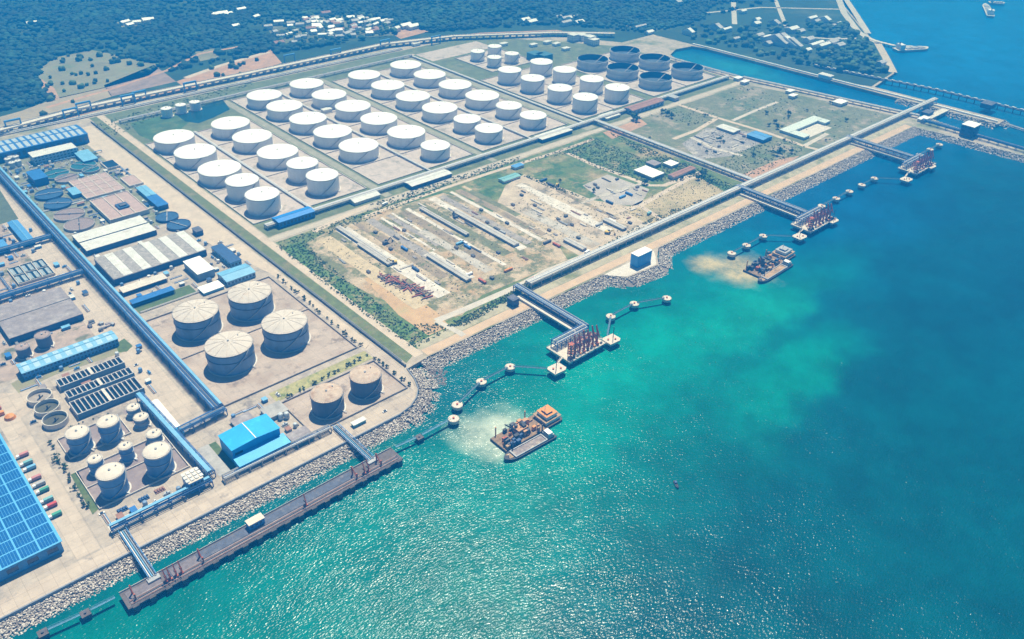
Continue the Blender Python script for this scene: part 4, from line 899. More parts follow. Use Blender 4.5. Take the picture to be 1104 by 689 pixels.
a = sd_(92, 661, 'square dark mooring dolphin by the solar-roof end of the pier'); b = sd_(46, 682, 'square dark mooring dolphin at the outer end of the long pale blue catwalk')
catwalk((57, 467), a, 'pale blue catwalk from the pier end to the square dolphin', .3, m=gm); catwalk(a, b, 'pale blue catwalk between the two square dolphins', .3, m=gm)
a = sd_(452, 471, 'square dark mooring dolphin by the pier end near the rounded quay corner'); b = P(489, 450, .5)
catwalk((290, 467), a, 'faint blue catwalk from the far pier end over the water', .3, m=gm); catwalk(a, b, 'faint blue catwalk from the square dolphin towards the jetty dolphins', .3, m=gm)
dolphin(489, 451, 'small round dolphin at the outer end of the pier catwalk', 'mooring dolphins')

# ================================================================== BUILDINGS
def building(name, r, h, label, wall, roof, shape='flat', rise=2.0, wins=None, cat='building', group=None, z0=.1, over=.6, ribs=0, rib_m=None, parapet=False):
    """r = x0,x1,y0,y1; shape flat | gable_x (ridge along x) | gable_y | shed; wins = (rows, cols_on_long_side)"""
    x0, x1, y0, y1 = r; cx, cy = (x0 + x1) / 2, (y0 + y1) / 2
    t = thing(name, label, cat, (cx, cy, z0), group); mb = MB()
    if shape == 'flat' or shape == 'shed': mb.box(x0, x1, y0, y1, z0, h)
    else:
        mb.box(x0, x1, y0, y1, z0, h)
        if shape == 'gable_x':
            for x in (x0, x1): mb.add([(x, y0, h), (x, y1, h), (x, cy, h + rise - .1)], [(0, 1, 2)])
        else:
            for y in (y0, y1): mb.add([(x0, y, h), (x1, y, h), (cx, y, h + rise - .1)], [(0, 1, 2)])
    mb.obj('wall', wall, t); o = over; th = .35
    def slab(a, b, c, d):      # four roof corners counter-clockwise from above
        m_ = MB(); m_.add([a, b, c, d] + [(p[0], p[1], p[2] - th) for p in (a, b, c, d)], [(0, 1, 2, 3), (7, 6, 5, 4), (0, 4, 5, 1), (1, 5, 6, 2), (2, 6, 7, 3), (3, 7, 4, 0)])
        return m_.obj('roof', roof, t)
    if shape == 'flat': rf = [slab((x0 - o, y0 - o, h + th + .02), (x1 + o, y0 - o, h + th + .02), (x1 + o, y1 + o, h + th + .02), (x0 - o, y1 + o, h + th + .02))]
    elif shape == 'shed': rf = [slab((x0 - o, y0 - o, h + th + .05), (x1 + o, y0 - o, h + th + .05), (x1 + o, y1 + o, h + rise), (x0 - o, y1 + o, h + rise))]
    elif shape == 'gable_x':
        rf = [slab((x0 - o, y0 - o, h + .1), (x1 + o, y0 - o, h + .1), (x1 + o, cy - .02, h + rise + .2), (x0 - o, cy - .02, h + rise + .2)), slab((x0 - o, cy + .02, h + rise + .2), (x1 + o, cy + .02, h + rise + .2), (x1 + o, y1 + o, h + .1), (x0 - o, y1 + o, h + .1))]
        MB().bar((x0 - o, cy, h + rise + .32), (x1 + o, cy, h + rise + .32), .8, .22).obj('ridge_cap', rib_m or roof, t)
    else:
        rf = [slab((x0 - o, y0 - o, h + .1), (cx - .02, y0 - o, h + rise + .2), (cx - .02, y1 + o, h + rise + .2), (x0 - o, y1 + o, h + .1)), slab((cx + .02, y0 - o, h + rise + .2), (x1 + o, y0 - o, h + .1), (x1 + o, y1 + o, h + .1), (cx + .02, y1 + o, h + rise + .2))]
        MB().bar((cx, y0 - o, h + rise + .32), (cx, y1 + o, h + rise + .32), .8, .22).obj('ridge_cap', rib_m or roof, t)
    if wins:
        rows, cu, cv = wins
        for k in range(rows):
            za = z0 + (h - z0) * (k + .3) / rows; zb = z0 + (h - z0) * (k + .72) / rows
            wu = (x1 - x0) / cu if cu else 0
            if cu:
                me = MB().box(-wu * .28, wu * .28, -.09, -.012, 0, zb - za).mesh('window', glass)
                for i in range(cu): inst('window', me, t, (x0 + (i + .5) * wu - cx, y0 - cy, za - z0))
            if cv:
                wv = (y1 - y0) / cv; me = MB().box(-.09, -.012, -wv * .28, wv * .28, 0, zb - za).mesh('window', glass)
                for i in range(cv): inst('window', me, t, (x0 - cx, y0 + (i + .5) * wv - cy, za - z0))
    if parapet:
        hh = h + th + .03; MB().box(x0 - o, x1 + o, y0 - o, y0 - o + .5, hh, hh + .7).obj('parapet', wall, t); MB().box(x0 - o, x1 + o, y1 + o - .5, y1 + o, hh, hh + .7).obj('parapet', wall, t)
    t['_h'] = h; return t
# solar-roofed warehouse
x1, y0 = P(65, 583, 11); y1 = P(0, 461, 11)[1] + 14; x0 = -150
sw = building('warehouse', (x0, x1, y0, y1), 10.5, 'large blue warehouse whose roof is covered in solar panels, beside parked trucks', sheet_blue, solar_frame, 'flat', wins=(1, 14, 0), over=1.0)
nx, ny = 10, 14; pw, pl_ = 13.2, (y1 - y0) / 14
panel = MB(); e = .35
for i in range(6):
    for j in range(2):
        a = .5 + i * (pw - 1) / 6; b = .5 + j * (pl_ - 1) / 2
        panel.box(a + .12, a + (pw - 1) / 6 - .12, b + .15, b + (pl_ - 1) / 2 - .15, 0, .14)
pme_ = panel.mesh('solar_panel', solar)
for i in range(nx):
    for j in range(ny):
        inst('solar_panel', pme_, sw, (x1 - (i + 1) * pw - .4 - (x0 + x1) / 2, y0 + j * pl_ - (y0 + y1) / 2, 10.5 + .39 - .1))
# skylight hall
tr_ = P(82.6, 133.6, 15); rr_ = P(93.5, 143.6, 15)
hx1 = (tr_[0] + rr_[0]) / 2; hy0, hy1 = rr_[1], tr_[1]; hx0 = hx1 - 190
sk = building('workshop_hall', (hx0, hx1, hy0, hy1), 14, 'deep blue industrial hall with a row of pale skylight strips below the viaduct', deep_blue, deep_blue, 'gable_x', 1.6, wins=(1, 24, 0))
sm_ = M('pale_skylight', (.42, .50, .58), .35, .1, .2)
for i in range(17):
    x = hx1 - 4 - i * 9.4; ym = (hy0 + hy1) / 2
    for ya, yb in ((ym - 2, hy0 + 2), (ym + 2, hy1 - 2)):
        za = 14 + .1 + 1.7 * (1 - abs(ya - ym) / (hy1 - ym)) + .13; zb = 14 + .1 + 1.7 * (1 - abs(yb - ym) / (hy1 - ym)) + .13
        MB().bar((x - 3.3, ya, za), (x - 3.3, yb, zb), 6.0, .12).obj('skylight', sm_, sk)
bl = building
bl('office_block', rect([(29.6, 164), (78, 154), (82, 159.5), (35, 169)], 13), 12.5, 'pale blue block with rows of windows in front of the skylight hall', M('pale_blue_wall', (.30, .45, .60), .6, .1, .2), pale_roof, 'flat', wins=(3, 12, 4))
bl('lean_to', rect([(80, 166), (94, 161), (104, 170), (92, 175)], 5), 5, 'low blue lean-to beside the pale blue windowed block', sheet_blue, light_blue, 'shed', 1.2)
bl('switch_house', rect([(30, 186), (44, 181), (48, 190), (37, 196)], 10), 10, 'dark blue cubic building beside the dark round basins', deep_blue, deep_blue, 'flat')
bl('pump_house', rect([(72.7, 204), (82, 201), (86, 208), (79, 211)], 5), 5, 'small light blue pump house at the corner of the pinkish basins', sheet_blue, light_blue)
bl('filter_house', rect([(148, 203), (156, 199), (167, 208.5), (159, 213)], 5), 5, 'light blue narrow filter house beside the plant road', sheet_blue, light_blue, 'gable_y', .8)
bl('filter_house', rect([(159, 213), (168, 209), (180, 219), (171, 224)], 6), 6, 'dark blue narrow filter house beside the plant road', navy, deep_blue, 'flat')
# covered basins with white strips
r = rect([(78, 253.6), (150.6, 232), (168.8, 248), (92.6, 270)], 7); xm, ym = (r[0] + r[1]) / 2, (r[2] + r[3]) / 2
for a, b, nm in ((r[2], ym - 1.5, 'seaward'), (ym + 1.5, r[3], 'inland')): bl('covered_basin', (r[0], r[1], a, b), 6.5, 'long white-roofed covered basin, %s one of the twin pair' % nm, navy, pale_roof, 'flat', over=.2, group='twin covered basins')
r = rect([(101.6, 278), (200, 248), (220.7, 270), (121.6, 301)], 8)
sb = bl('filter_hall', r, 7.5, 'wide filter hall roofed in alternating white and stained grey strips', navy, grey_conc, 'flat', over=.3)
n = 10; wd = (r[1] - r[0]) / n; g1 = M('stained_grey_roof', (.30, .28, .27), .85, .3, .25, c2=(.45, .42, .40), c2amt=.4, c2scale=.15)
for i in range(n):
    MB().box(r[0] + i * wd + .25, r[0] + (i + 1) * wd - .25, r[2] + .3, r[3] - .3, 7.9, 8.35 if i % 2 else 8.15).obj('roof_strip', pale_roof if i % 2 else g1, sb)
for i, (c, lab, wm, rm) in enumerate((([(127, 311), (174, 294), (181, 299), (134, 316)], 'long beige canopy beside the striped filter hall', navy, pale_conc), ([(139, 324), (184, 308), (189, 312), (143, 328)], 'long dark blue canopy beside the lawn', navy, deep_blue))):
    x0, x1, y0, y1 = rect(c, 5); t = thing('canopy', lab, 'canopy', ((x0 + x1) / 2, (y0 + y1) / 2, .1)); MB().box(x0, x1, y0, y1, 4.6, 5).obj('roof', rm, t)
    for k in range(8):
        for y in (y0 + .5, y1 - .5): MB().box(x0 + .5 + k * (x1 - x0 - 1) / 7 - .25, x0 + .5 + k * (x1 - x0 - 1) / 7 + .25, y - .25, y + .25, .1, 4.59).obj('post', wm, t)
    MB().box(x0 + 1, x1 - 1, y0 + 1.2, y1 - 1.2, .1, 2.8).obj('machinery', navy, t)
bl('plant_house', rect([(198, 281.7), (215.3, 276.3), (230.7, 290), (212.6, 296)], 9), 8.8, 'white-roofed cubic plant house between striped hall and blue roofs', M('grey_blue_wall', (.25, .33, .42), .7, .15, .2), white_roof, 'flat', parapet=False)
bl('store_house', rect([(236, 293.5), (264, 284), (275, 292.6), (242.5, 304.4)], 7), 6.5, 'blue-roofed store house with windows beside the four-tank compound', M('pale_blue_wall', (0, 0, 0)), light_blue, 'gable_x', 2, wins=(1, 8, 3))
bl('compressor_house', rect([(230, 265.4), (239, 262.7), (260, 280), (246, 284.5)], 7), 6.8, 'dark navy flat-roofed compressor house by the plant road', light_blue, navy, 'flat', wins=(1, 3, 6))
bl('hut', rect([(214.4, 310), (233, 303.5), (243, 308), (219, 317)], 3), 3.2, 'low white-roofed hut beside the lawn', light_blue, white_roof)
bl('hut', rect([(208, 246), (214, 244), (218, 248), (211, 251)], 6), 6, 'small dark navy hut beside the twin dark clarifiers', navy, navy_deck)
# west of the gallery
LB = rect([(18, 394), (118, 355), (127, 364), (24, 402)], 9)
lb = bl('long_hall', LB, 8.2, 'long light blue hall with skylight panels and small windows', sheet_blue, light_blue, 'gable_x', 1.6, wins=(2, 26, 3))
for i in range(9):
    for s in (0, 1):
        x = LB[0] + 3 + i * (LB[1] - LB[0] - 2) / 9; ym = (LB[2] + LB[3]) / 2; hw = (LB[3] - LB[2]) / 2; ya, yb = (ym - 1, LB[2] + 1) if s == 0 else (ym + 1, LB[3] - 1)
        za = 8.3 + 1.7 * (1 - 1 / hw) + .16; zb = 8.3 + 1.7 * (1 / hw) + .16
        MB().bar((x + 2.2, ya, za), (x + 2.2, yb, zb), 5.2, .1).obj('skylight', skylight, lb)
r = rect([(-14, 335), (63, 309.5), (91, 338), (13, 364)], 7); ym = (r[2] + r[3]) / 2 + 4
wb = bl('covered_reservoir', r, 6.8, 'big weathered grey-brown flat-roofed reservoir west of the plant road', navy, weathered, 'flat', over=.2)
MB().box(r[0], r[1], ym - .5, ym + .5, 7.2, 7.5).obj('roof_joint', dark_steel, wb)
bl('store_shed', rect([(10, 239), (19.5, 237), (36, 258.5), (24, 262)], 6), 5.6, 'narrow bright blue shed west of the plant road', deep_blue, sheet_blue, 'gable_y', 1.2, rib_m=light_blue)
bl('store_shed', rect([(-12, 262), (4, 258), (9, 267), (-6, 272)], 6), 5.6, 'mid blue shed at the frame of the settling tank yard', deep_blue, sheet_blue, 'flat')
bl('strip_shed', rect([(163, 433), (170, 430.5), (193, 459), (186, 463)], 4), 3.6, 'narrow white-roofed strip shed along the plant road', pale_conc, white_roof, 'gable_y', .6)
bl('canopy', rect([(186, 464), (193, 460), (198, 466), (191, 470)], 4), 3.8, 'small bright blue canopy at the end of the strip shed', sheet_blue, sky_blue)
cs = bl('control_house', rect([(194.5, 512.5), (208, 503.5), (220, 513.5), (205.5, 522)], 11), 10.8, 'cubic blue control house with gridded cream roof beside the quay rack', sheet_blue, cream_roof, 'flat', over=.2, wins=(2, 4, 0))
r = (cs.location.x, cs.location.y)
for i in range(4):
    for j in range(3): MB().box(r[0] - 7 + i * 3.8, r[0] - 4.2 + i * 3.8, r[1] - 6 + j * 4.4, r[1] - 2.6 + j * 4.4, 11.2, 11.9).obj('roof_unit', pale_roof, cs)
# bright blue main hall with annex
MBR = rect([(235, 467.5), (286, 446), (302, 460), (249, 484)], 17)
mh = bl('processing_hall', MBR, 15.5, 'bright blue processing hall by the quay with white ridge seam', M('bright_blue_wall', (.012, .30, .66), .5, .1, .12, streak=True), sky_blue, 'gable_y', 1.6, rib_m=white)
MB().box(MBR[0] + 2, MBR[0] + 9, MBR[2] - .1, MBR[2] - .01, 8, 11).obj('window', glass, mh)
bl('annex', (MBR[0] - .6, MBR[1] + 2, MBR[2] - 12.5, MBR[2] - .65), 6.5, 'lower bright blue annex on the quay side of the processing hall', MATS['bright_blue_wall'], sky_blue, 'shed', 2.2, wins=(1, 9, 0))
bl('transformer_house', rect([(281, 443), (300, 431), (309, 441), (292, 452)], 4), 4, 'grey flat-roofed transformer house behind the processing hall', grey_conc, grey_conc, 'flat')
bl('utility_house', rect([(309, 470), (326, 459), (339, 468), (320, 480)], 4), 3.8, 'low grey flat-roofed utility house next to the dark tank pair', M('teal_grey_wall', (.10, .2, .24), .7), weathered, 'flat')
bl('utility_house', rect([(248, 453), (266, 444), (276, 451), (256, 461)], 4), 3.2, 'low grey pump slab house at the gallery end', grey_conc, weathered, 'flat')
for i, (px, py) in enumerate(((302, 446), (308.5, 445))):
    x, y = P(px, py, 6); t = thing('vessel_tank', 'upright silver vessel beside the transformer house, one of a pair', 'tank', (x, y, .1), 'silver vessels'); MB().lathe([(2.4, .1), (2.4, 5.5), (1.8, 6.3), (.2, 6.6)], 16, x, y, cap=True).obj('shell', openshell, t, True); MB().lathe([(2.5, 3), (2.6, 3.1), (2.5, 3.3)], 16, x, y).obj('band', grey_steel, t)
bl('cabin', rect([(379, 455.5), (392, 449.5), (394, 452.5), (381, 459)], 3), 3, 'small teal-sided cabin on the quay road by the dark tanks', teal_paint, pale_roof)
# tank farm buildings
bl('store_shed', rect([(292.5, 234.3), (332.4, 222.5), (340, 228), (299.7, 239)], 9), 8.5, 'bright blue long shed beside the nearest white tank', deep_blue, M('farm_blue_roof', (.01, .2, .6), .5, .08, .1), 'gable_x', 1.5, wins=(1, 10, 2))
bl('pump_house', rect([(376, 213.5), (403, 204), (408, 209.5), (382, 219)], 5), 4.5, 'pale grey arched pump house on the farm road', pale_conc, pale_roof, 'gable_x', 2)
bl('pump_house', rect([(437, 196), (480, 182), (486, 187), (443, 201)], 6), 5.6, 'grey-roofed pump shed with dark front below the white tanks', navy, pale_roof, 'gable_x', 1.2, wins=(1, 10, 2))
bl('pump_house', rect([(577, 146), (612, 135.5), (614, 141), (583, 151)], 6), 5.6, 'dark-fronted pump shed with white roof by the rack crossing', navy, pale_roof, 'flat')
bl('long_shed', rect([(675, 115.5), (709, 104), (714, 109), (680, 119.5)], 8), 7.5, 'long rusty red-roofed shed beside the open-topped tanks', M('grey_blue_wall', (0, 0, 0)), rust_roof, 'gable_x', 1.6, wins=(1, 8, 2))
bl('hut', rect([(648, 124), (662, 119), (666, 124), (652, 129)], 4), 4, 'small pale hut between the rack and the rusty red shed', pale_conc, pale_roof)
bl('gate_house', rect([(722, 103), (726, 101), (730, 105), (726, 107)], 6), 6, 'tiny grey gate house by the rusty red shed', grey_conc, grey_steel)
for i, (px, py) in enumerate(((577, 57.5), (587, 58.5))):
    x, y = P(px, py, 12); bl('boiler_house', (x - 12, x + 12, y - 12, y + 12), 13, 'dark teal cubic boiler house behind the tall white tanks, one of two', M('dark_teal_wall', (.02, .13, .2), .6), MATS['dark_teal_wall'], 'flat', group='teal boiler houses')
for i, (px, py) in enumerate(((618, 40), (627, 39), (636, 42), (640, 44))):
    x, y = P(px, py, 8); bl('apartment_block', (x - 9, x + 9, y - 9, y + 9), 14 - i % 2 * 2, 'white block of flats at the end of the viaduct', white, pale_roof, 'flat', wins=(3, 3, 3), group='white blocks by the viaduct end')
for i, (px, py) in enumerate(((285, 103), (352, 118), (448, 47), (543, 47), (556, 60), (600, 47), (610, 52), (590, 45), (575, 48))):
    x, y = P(px, py, 4); bl('service_hut', (x - 8, x + 8, y - 5, y + 5), 5, 'small white service hut beside the viaduct foot', white, pale_roof, 'flat', group='service huts by the viaduct')
for i, (px, py) in enumerate(((14, 133), (76, 121), (90, 114), (138, 106), (150, 102), (205, 92), (312, 62), (362, 56), (415, 46), (470, 42))):
    x, y = P(px, py, 10); t = thing('gantry_tower', 'blue steel portal over the viaduct line, %s counted from the skylight hall end' % ORD[i], 'gantry', (x, y, 0), 'blue portals along the viaduct')
    for a in (-11, 11): MB().box(x + a - 1, x + a + 1, y - 1, y + 1, 0, 14).obj('post', sheet_blue, t)
    MB().box(x - 12, x + 12, y - 1.6, y + 1.6, 14.02, 16.5).obj('beam', sheet_blue, t)
# far field buildings
cr = rect([(841, 139), (878, 124.7), (903, 132), (867, 148.6)], 5); t = thing('courtyard_building', 'white flat-roofed courtyard building alone in the olive field', 'building', ((cr[0] + cr[1]) / 2, (cr[2] + cr[3]) / 2, .1)); x0, x1, y0, y1 = cr; d_ = 17
for a, nm in (((x0, x1, y1 - d_, y1), 'wing'), ((x0, x0 + d_, y0, y1 - d_ - .05), 'wing'), ((x1 - d_, x1, y0 + 14, y1 - d_ - .05), 'wing')):
    o = MB().box(*a, .1, 4.2).obj('wing', M('pale_teal_wall', (.40, .50, .52), .7), t); MB().box(a[0] - .4, a[1] + .4, a[2] - .4, a[3] + .4, 4.21, 4.6).obj('roof', M('pale_green_roof', (.55, .62, .60), .6, .1, .2), o)
MB().box(x0 + d_ + .1, x1 - d_ - .1, y0, y1 - d_ - .6, .2, .35).obj('courtyard', pale_conc, t)
bl('store_shed', rect([(808, 144), (816, 140), (830, 147), (822, 152)], 6), 5.5, 'mid blue shed beside the grey rubble ground', deep_blue, sheet_blue, 'gable_y', 1)
bl('long_shed', rect([(773, 136), (781, 133.5), (798, 140), (790, 143)], 4), 3.8, 'long white-roofed shed behind the grey rubble ground', grey_conc, pale_roof, 'gable_y', .8)
bl('long_shed', rect([(684.5, 182.5), (698, 178), (715, 187), (702, 191.5)], 5), 4.6, 'white-roofed shed in the green compound by the cross rack', grey_conc, white_roof, 'flat')
bl('hut', rect([(697, 175), (704, 172), (712, 176), (706, 179)], 4), 4, 'dark grey-roofed hut in the green compound', grey_conc, weathered)
bl('long_shed', rect([(722.6, 188), (744.4, 178), (747.6, 181), (726, 192)], 5), 4.6, 'red-roofed narrow shed at the edge of the green compound', pale_conc, rust_roof, 'gable_x', 1)
bl('hut', rect([(717, 175), (724, 172), (730, 176), (723, 180)], 4), 4, 'white-roofed hut between dark hut and red shed', pale_conc, white_roof)
bl('barracks', rect([(538, 192), (556, 186), (560, 189), (543, 196)], 4), 3.6, 'teal-roofed site barracks by the construction track', pale_conc, teal_paint, 'gable_x', .8)
bl('barracks', rect([(552, 178), (562, 175), (564, 178), (554, 181)], 4), 3.6, 'blue-roofed cabin beside the farm road', pale_conc, sheet_blue)
bl('blue_tower', rect([(681, 272.6), (696, 265.4), (703, 270), (687.5, 276.5)], 16), 15.6, 'blue cubic shore tower with white roof on the rocky headland', M('tower_blue_wall', (.06, .33, .72), .55, .14, .2, streak=True), white_roof, 'flat', wins=None, over=.3, cat='tower')
bl('gate_box', rect([(548, 320), (553, 317), (559, 321), (553, 325)], 9), 8.5, 'dark navy box house where the first trestle rack begins', navy, navy_deck, 'flat')
# yard: long sheds, cabins, stacks
SH = [((388, 262), (421, 284), 6, 'white'), ((366, 244), (420, 282), 5, 'w2'), ((458, 216), (480, 228), 0, 0), ((460, 275), (508, 300), 6, 'w3'), ((488, 228), (560, 262), 7, 'w4'), ((453, 224), (505, 252), 4, 'w5'), ((610, 257), (630, 268), 6, 'w6'), ((652, 236), (674, 246), 6, 'w7')]
labs = ['long white-roofed yard shed beside the rusty pipe pile', 'narrow pale slab shed along the west of the yard', None, 'long pale shed in the middle of the construction yard', 'longest white-roofed shed in the construction yard', 'thin pale shed row behind the middle yard shed', 'short white shed by the shore verge', 'short white twin-roof shed in the eastern yard']
for (a, b, w_, _), lab in zip(SH, labs):
    if not lab: continue
    x0, y1 = P(*a, 3); x1, y0 = P(*b, 3); xm = (x0 + x1) / 2
    bl('yard_shed', (xm - w_ * .6, xm + w_ * .6, y0, y1), 3.2, lab, grey_conc, M('dusty_roof', (.46, .44, .42), .8, .15, .2, c2=(.34, .30, .26), c2amt=.4, c2scale=.1), 'gable_y', .7, group='yard sheds')
strip_m = M('bleached_strip', (.47, .43, .38), .9, .25, .1, c2=(.33, .27, .2), c2amt=.5, c2scale=.05, c3=(.2, .18, .12), c3amt=.3, c3scale=.06)
lane = {'p': strip_m, 'w': M('white_lane', (.60, .55, .49), .9, .2, .1, c2=(.45, .38, .31), c2amt=.4, c2scale=.04), 'b': M('brown_lane', (.27, .215, .15), .95, .25, .1, c2=(.40, .31, .19), c2amt=.45, c2scale=.03, c3=(.13, .15, .07), c3amt=.35, c3scale=.03),
        'g': M('grey_lane', (.30, .27, .25), .95, .25, .1, c2=(.42, .37, .3), c2amt=.4, c2scale=.04), 'o': M('olive_lane', (.16, .17, .085), .95, .3, .1, c2=(.33, .28, .17), c2amt=.45, c2scale=.03), 't': M('tan_lane', (.50, .40, .26), .95, .2, .1)}
for i, (a, b, w_, k_) in enumerate([((352, 256), (452, 332), 10, 't'), ((365, 248), (483, 317), 9, 'w'), ((388, 240), (478, 300), 7, 'b'), ((400, 236), (490, 296), 6, 'g'), ((416, 233), (464, 272), 2.2, 'w'), ((421, 231), (470, 266), 4, 'g'), ((424.6, 229), (520, 290), 2.2, 'w'), ((436, 227), (528, 284), 7, 'b'), ((441, 224), (542, 287), 2.4, 'w'), ((451, 250), (531, 291), 6, 'p'),
        ((452, 221), (548, 274), 7, 'o'), ((459, 274), (509.5, 300), 7, 'w'), ((464, 214), (566, 268), 6, 'w'), ((474, 212), (572, 262), 5, 'g'), ((483, 208), (588, 258), 3, 'w'), ((490, 206), (590, 252), 5, 'b'), ((496, 202), (600, 250), 2.2, 't'), ((506, 206), (560, 232), 5, 'o'), ((560, 230), (650, 262), 8, 'p'), ((580, 214), (660, 248), 7, 'w'), ((556, 200), (640, 234), 6, 'w'), ((600, 206), (668, 236), 3, 'b')]):
    x0, y1 = P(*a); x1, y0 = P(*b); xm = (x0 + x1) / 2; jg = [(xm - w_ + random.uniform(-.8, .8), y0 + (y1 - y0) * j / 8) for j in range(9)]; jr = [(xm + w_ + random.uniform(-.8, .8), y0 + (y1 - y0) * j / 8) for j in range(9)]
    sheet('casting_strip', jr + jg[::-1], .17 + i * .006, lane[k_])
for i in range(7):
    x, y = P(640 + i * 8, 214 - i * 2.4); x2, y2 = P(640 + i * 8 + 4, 200 - i * 2)
    sheet('casting_strip', [(x - 24, y - 2.2), (x + 24, y - 2.2), (x + 24, y + 2.2), (x - 24, y + 2.2)], .34 + i * .006, strip_m)
# rusty pipe pile
pc = thing('pipe_pile', 'heap of rusty red pipes lying in the construction yard', 'pipes', (*P(440, 308), .15))
for i in range(60):
    t_ = i / 60; x, y = P(413 + t_ * 48 + random.uniform(-3, 5), 299 + t_ * 20 + random.uniform(-3, 4)); a = random.choice((random.uniform(-.35, .35), PI / 2 + random.uniform(-.3, .3))); L = random.uniform(4, 9); z = .7 + random.random() * 1.5
    MB().tube((x - L * math.cos(a), y - L * math.sin(a), z), (x + L * math.cos(a), y + L * math.sin(a), z), random.uniform(.5, .85), 8).obj('pipe', (rust_roof, dark_steel, rust, rust_roof)[i % 4], pc)
# crates, containers and machines in the yards
def container(x, y, rz, m, label, group, L=12, W=2.6, H_=2.7):
    t = thing('container', label, 'container', (x, y, .15), group, rz)
    o = bpy.data.objects.new('body', MB().box(-L / 2, L / 2, -W / 2, W / 2, .15, H_).mesh('body', m)); col.objects.link(o); o.parent = t
    mb = MB()
    for i in range(12):
        for s in (-1, 1): mb.box(-L / 2 + .3 + i * L / 12, -L / 2 + .7 + i * L / 12, s * W / 2 - .05 if s > 0 else -W / 2 - .08, s * W / 2 + .08 if s > 0 else -W / 2 + .05, .3, H_ - .2)
    o = bpy.data.objects.new('corrugation', mb.mesh('corrugation', m)); col.objects.link(o); o.parent = t
    for s in (-1, 1):
        o = bpy.data.objects.new('door', MB().box(L / 2 + .002, L / 2 + .08, s * W * .25 - W * .22, s * W * .25 + W * .22, .3, H_ - .15).mesh('door', m)); col.objects.link(o); o.parent = t
    return t
def truck(x, y, rz, m, label, group, L=9.5, cabm=None):
    t = thing('truck', label, 'truck', (x, y, .12), group, rz)
    def pt(mb, nm, mm, par=t):
        o = bpy.data.objects.new(nm, mb.mesh(nm, mm)); col.objects.link(o); o.parent = par; return o
    pt(MB().box(-L / 2, L / 2 - 2.6, -1.35, 1.35, .95, 3.5), 'cargo_box', m); pt(MB().box(-L / 2, L / 2, -1.1, 1.1, .6, .94), 'chassis', dark_steel)
    c = pt(MB().box(L / 2 - 2.3, L / 2 - .1, -1.25, 1.25, .95, 2.9), 'cab', cabm or white); pt(MB().box(L / 2 - .09, L / 2 - .02, -1.1, 1.1, 1.8, 2.7), 'windscreen', glass, c)
    for xx in (-L / 2 + 1.6, -L / 2 + 2.9, L / 2 - 1.4):
        for s in (-1, 1): pt(MB().tube((xx, s * 1.0, .5), (xx, s * 1.38, .5), .5, 10), 'wheel', tyre)
    return t
def excavator(x, y, rz, m, label, sc=1.0, z=.15):
    t = thing('excavator', label, 'excavator', (x, y, z), 'excavators', rz); t.scale = (sc, sc, sc)
    def pt(mb, nm, mm, par=t):
        o = bpy.data.objects.new(nm, mb.mesh(nm, mm)); col.objects.link(o); o.parent = par; return o
    for s in (-1, 1): pt(MB().box(-2.3, 2.3, s * 1.4 - .4, s * 1.4 + .4, 0, 1.0), 'track', dark_steel)
    pt(MB().box(-2.4, 1.2, -1.5, 1.5, 1.05, 2.4), 'body', m); pt(MB().box(0, 1.6, .3, 1.5, 1.1, 3.1), 'cab', glass)
    pt(MB().bar((1.0, -.4, 1.8), (4.5, -.4, 4.6), .6), 'boom', m); pt(MB().bar((4.5, -.4, 4.6), (6.4, -.4, 1.6), .45), 'stick', m); pt(MB().box(5.9, 7.0, -1.0, .2, .5, 1.6), 'bucket', dark_steel); return t
for i, (px, py, m_, lab) in enumerate([(496, 263, light_blue, 'teal-blue container between the yard sheds'), (504, 267, deep_blue, 'dark blue container next to the teal-blue one'), (500, 262, white, 'white container behind the teal-blue one'), (505, 297, white, 'white container at the seaward end of the middle shed'),
        (436, 269, deep_blue, 'dark blue container on the pale yard strip'), (448, 291, navy, 'navy container beside the rusty pipe pile'), (586, 195, navy, 'navy container by the eastern yard track'), (594, 200, dark_steel, 'dark container by the eastern yard track'), (657, 219, navy, 'navy container in the seaward casting yard'), (671, 213, sheet_blue, 'mid blue container in the seaward casting yard'), (678, 210, deep_blue, 'deep blue container beside the mid blue one'),
        (660, 239, white, 'white container in the eastern yard'), (646, 243, grey_steel, 'grey container in the eastern yard'), (536, 248, dark_steel, 'dark container on the longest shed strip'), (541, 251, grey_steel, 'grey container on the longest shed strip'), (590, 262, dark_steel, 'dark container near the shore-side yard track'),
        (600, 265, rust, 'rust-red container near the shore-side yard track'), (520, 304, rust, 'rust-red container at the seaward corner of the yard'), (548, 292, orange, 'orange container at the seaward corner of the yard')]):
    x, y = P(px, py); container(x, y, PI / 2 if i % 3 else 0, m_, lab, 'yard containers')
for i, (px, py, m_, lab) in enumerate([(416, 263, dark_steel, 'dark excavator on the pale yard slab'), (491, 235, dark_steel, 'dark excavator beside the longest yard shed'), (425, 284, yellow_paint, 'yellow excavator beside the long yard shed'), (601, 201, yellow_paint, 'yellow excavator in the eastern yard'), (655, 252, yellow_paint, 'yellow excavator near the shore-side sheds')]):
    x, y = P(px, py); excavator(x, y, i * 1.3, m_, lab, 1.5)
for i, (px, py, m_, lab) in enumerate([(415, 221, white, 'white truck on the track below the farm road'), (575, 302, pink_paint, 'pink truck on the gravel shore track'), (633, 273, white, 'white truck on the gravel track by the shore rack'), (700, 231, teal_paint, 'teal truck at the eastern yard gate')]):
    x, y = P(px, py); truck(x, y, .2, m_, lab, 'yard trucks')
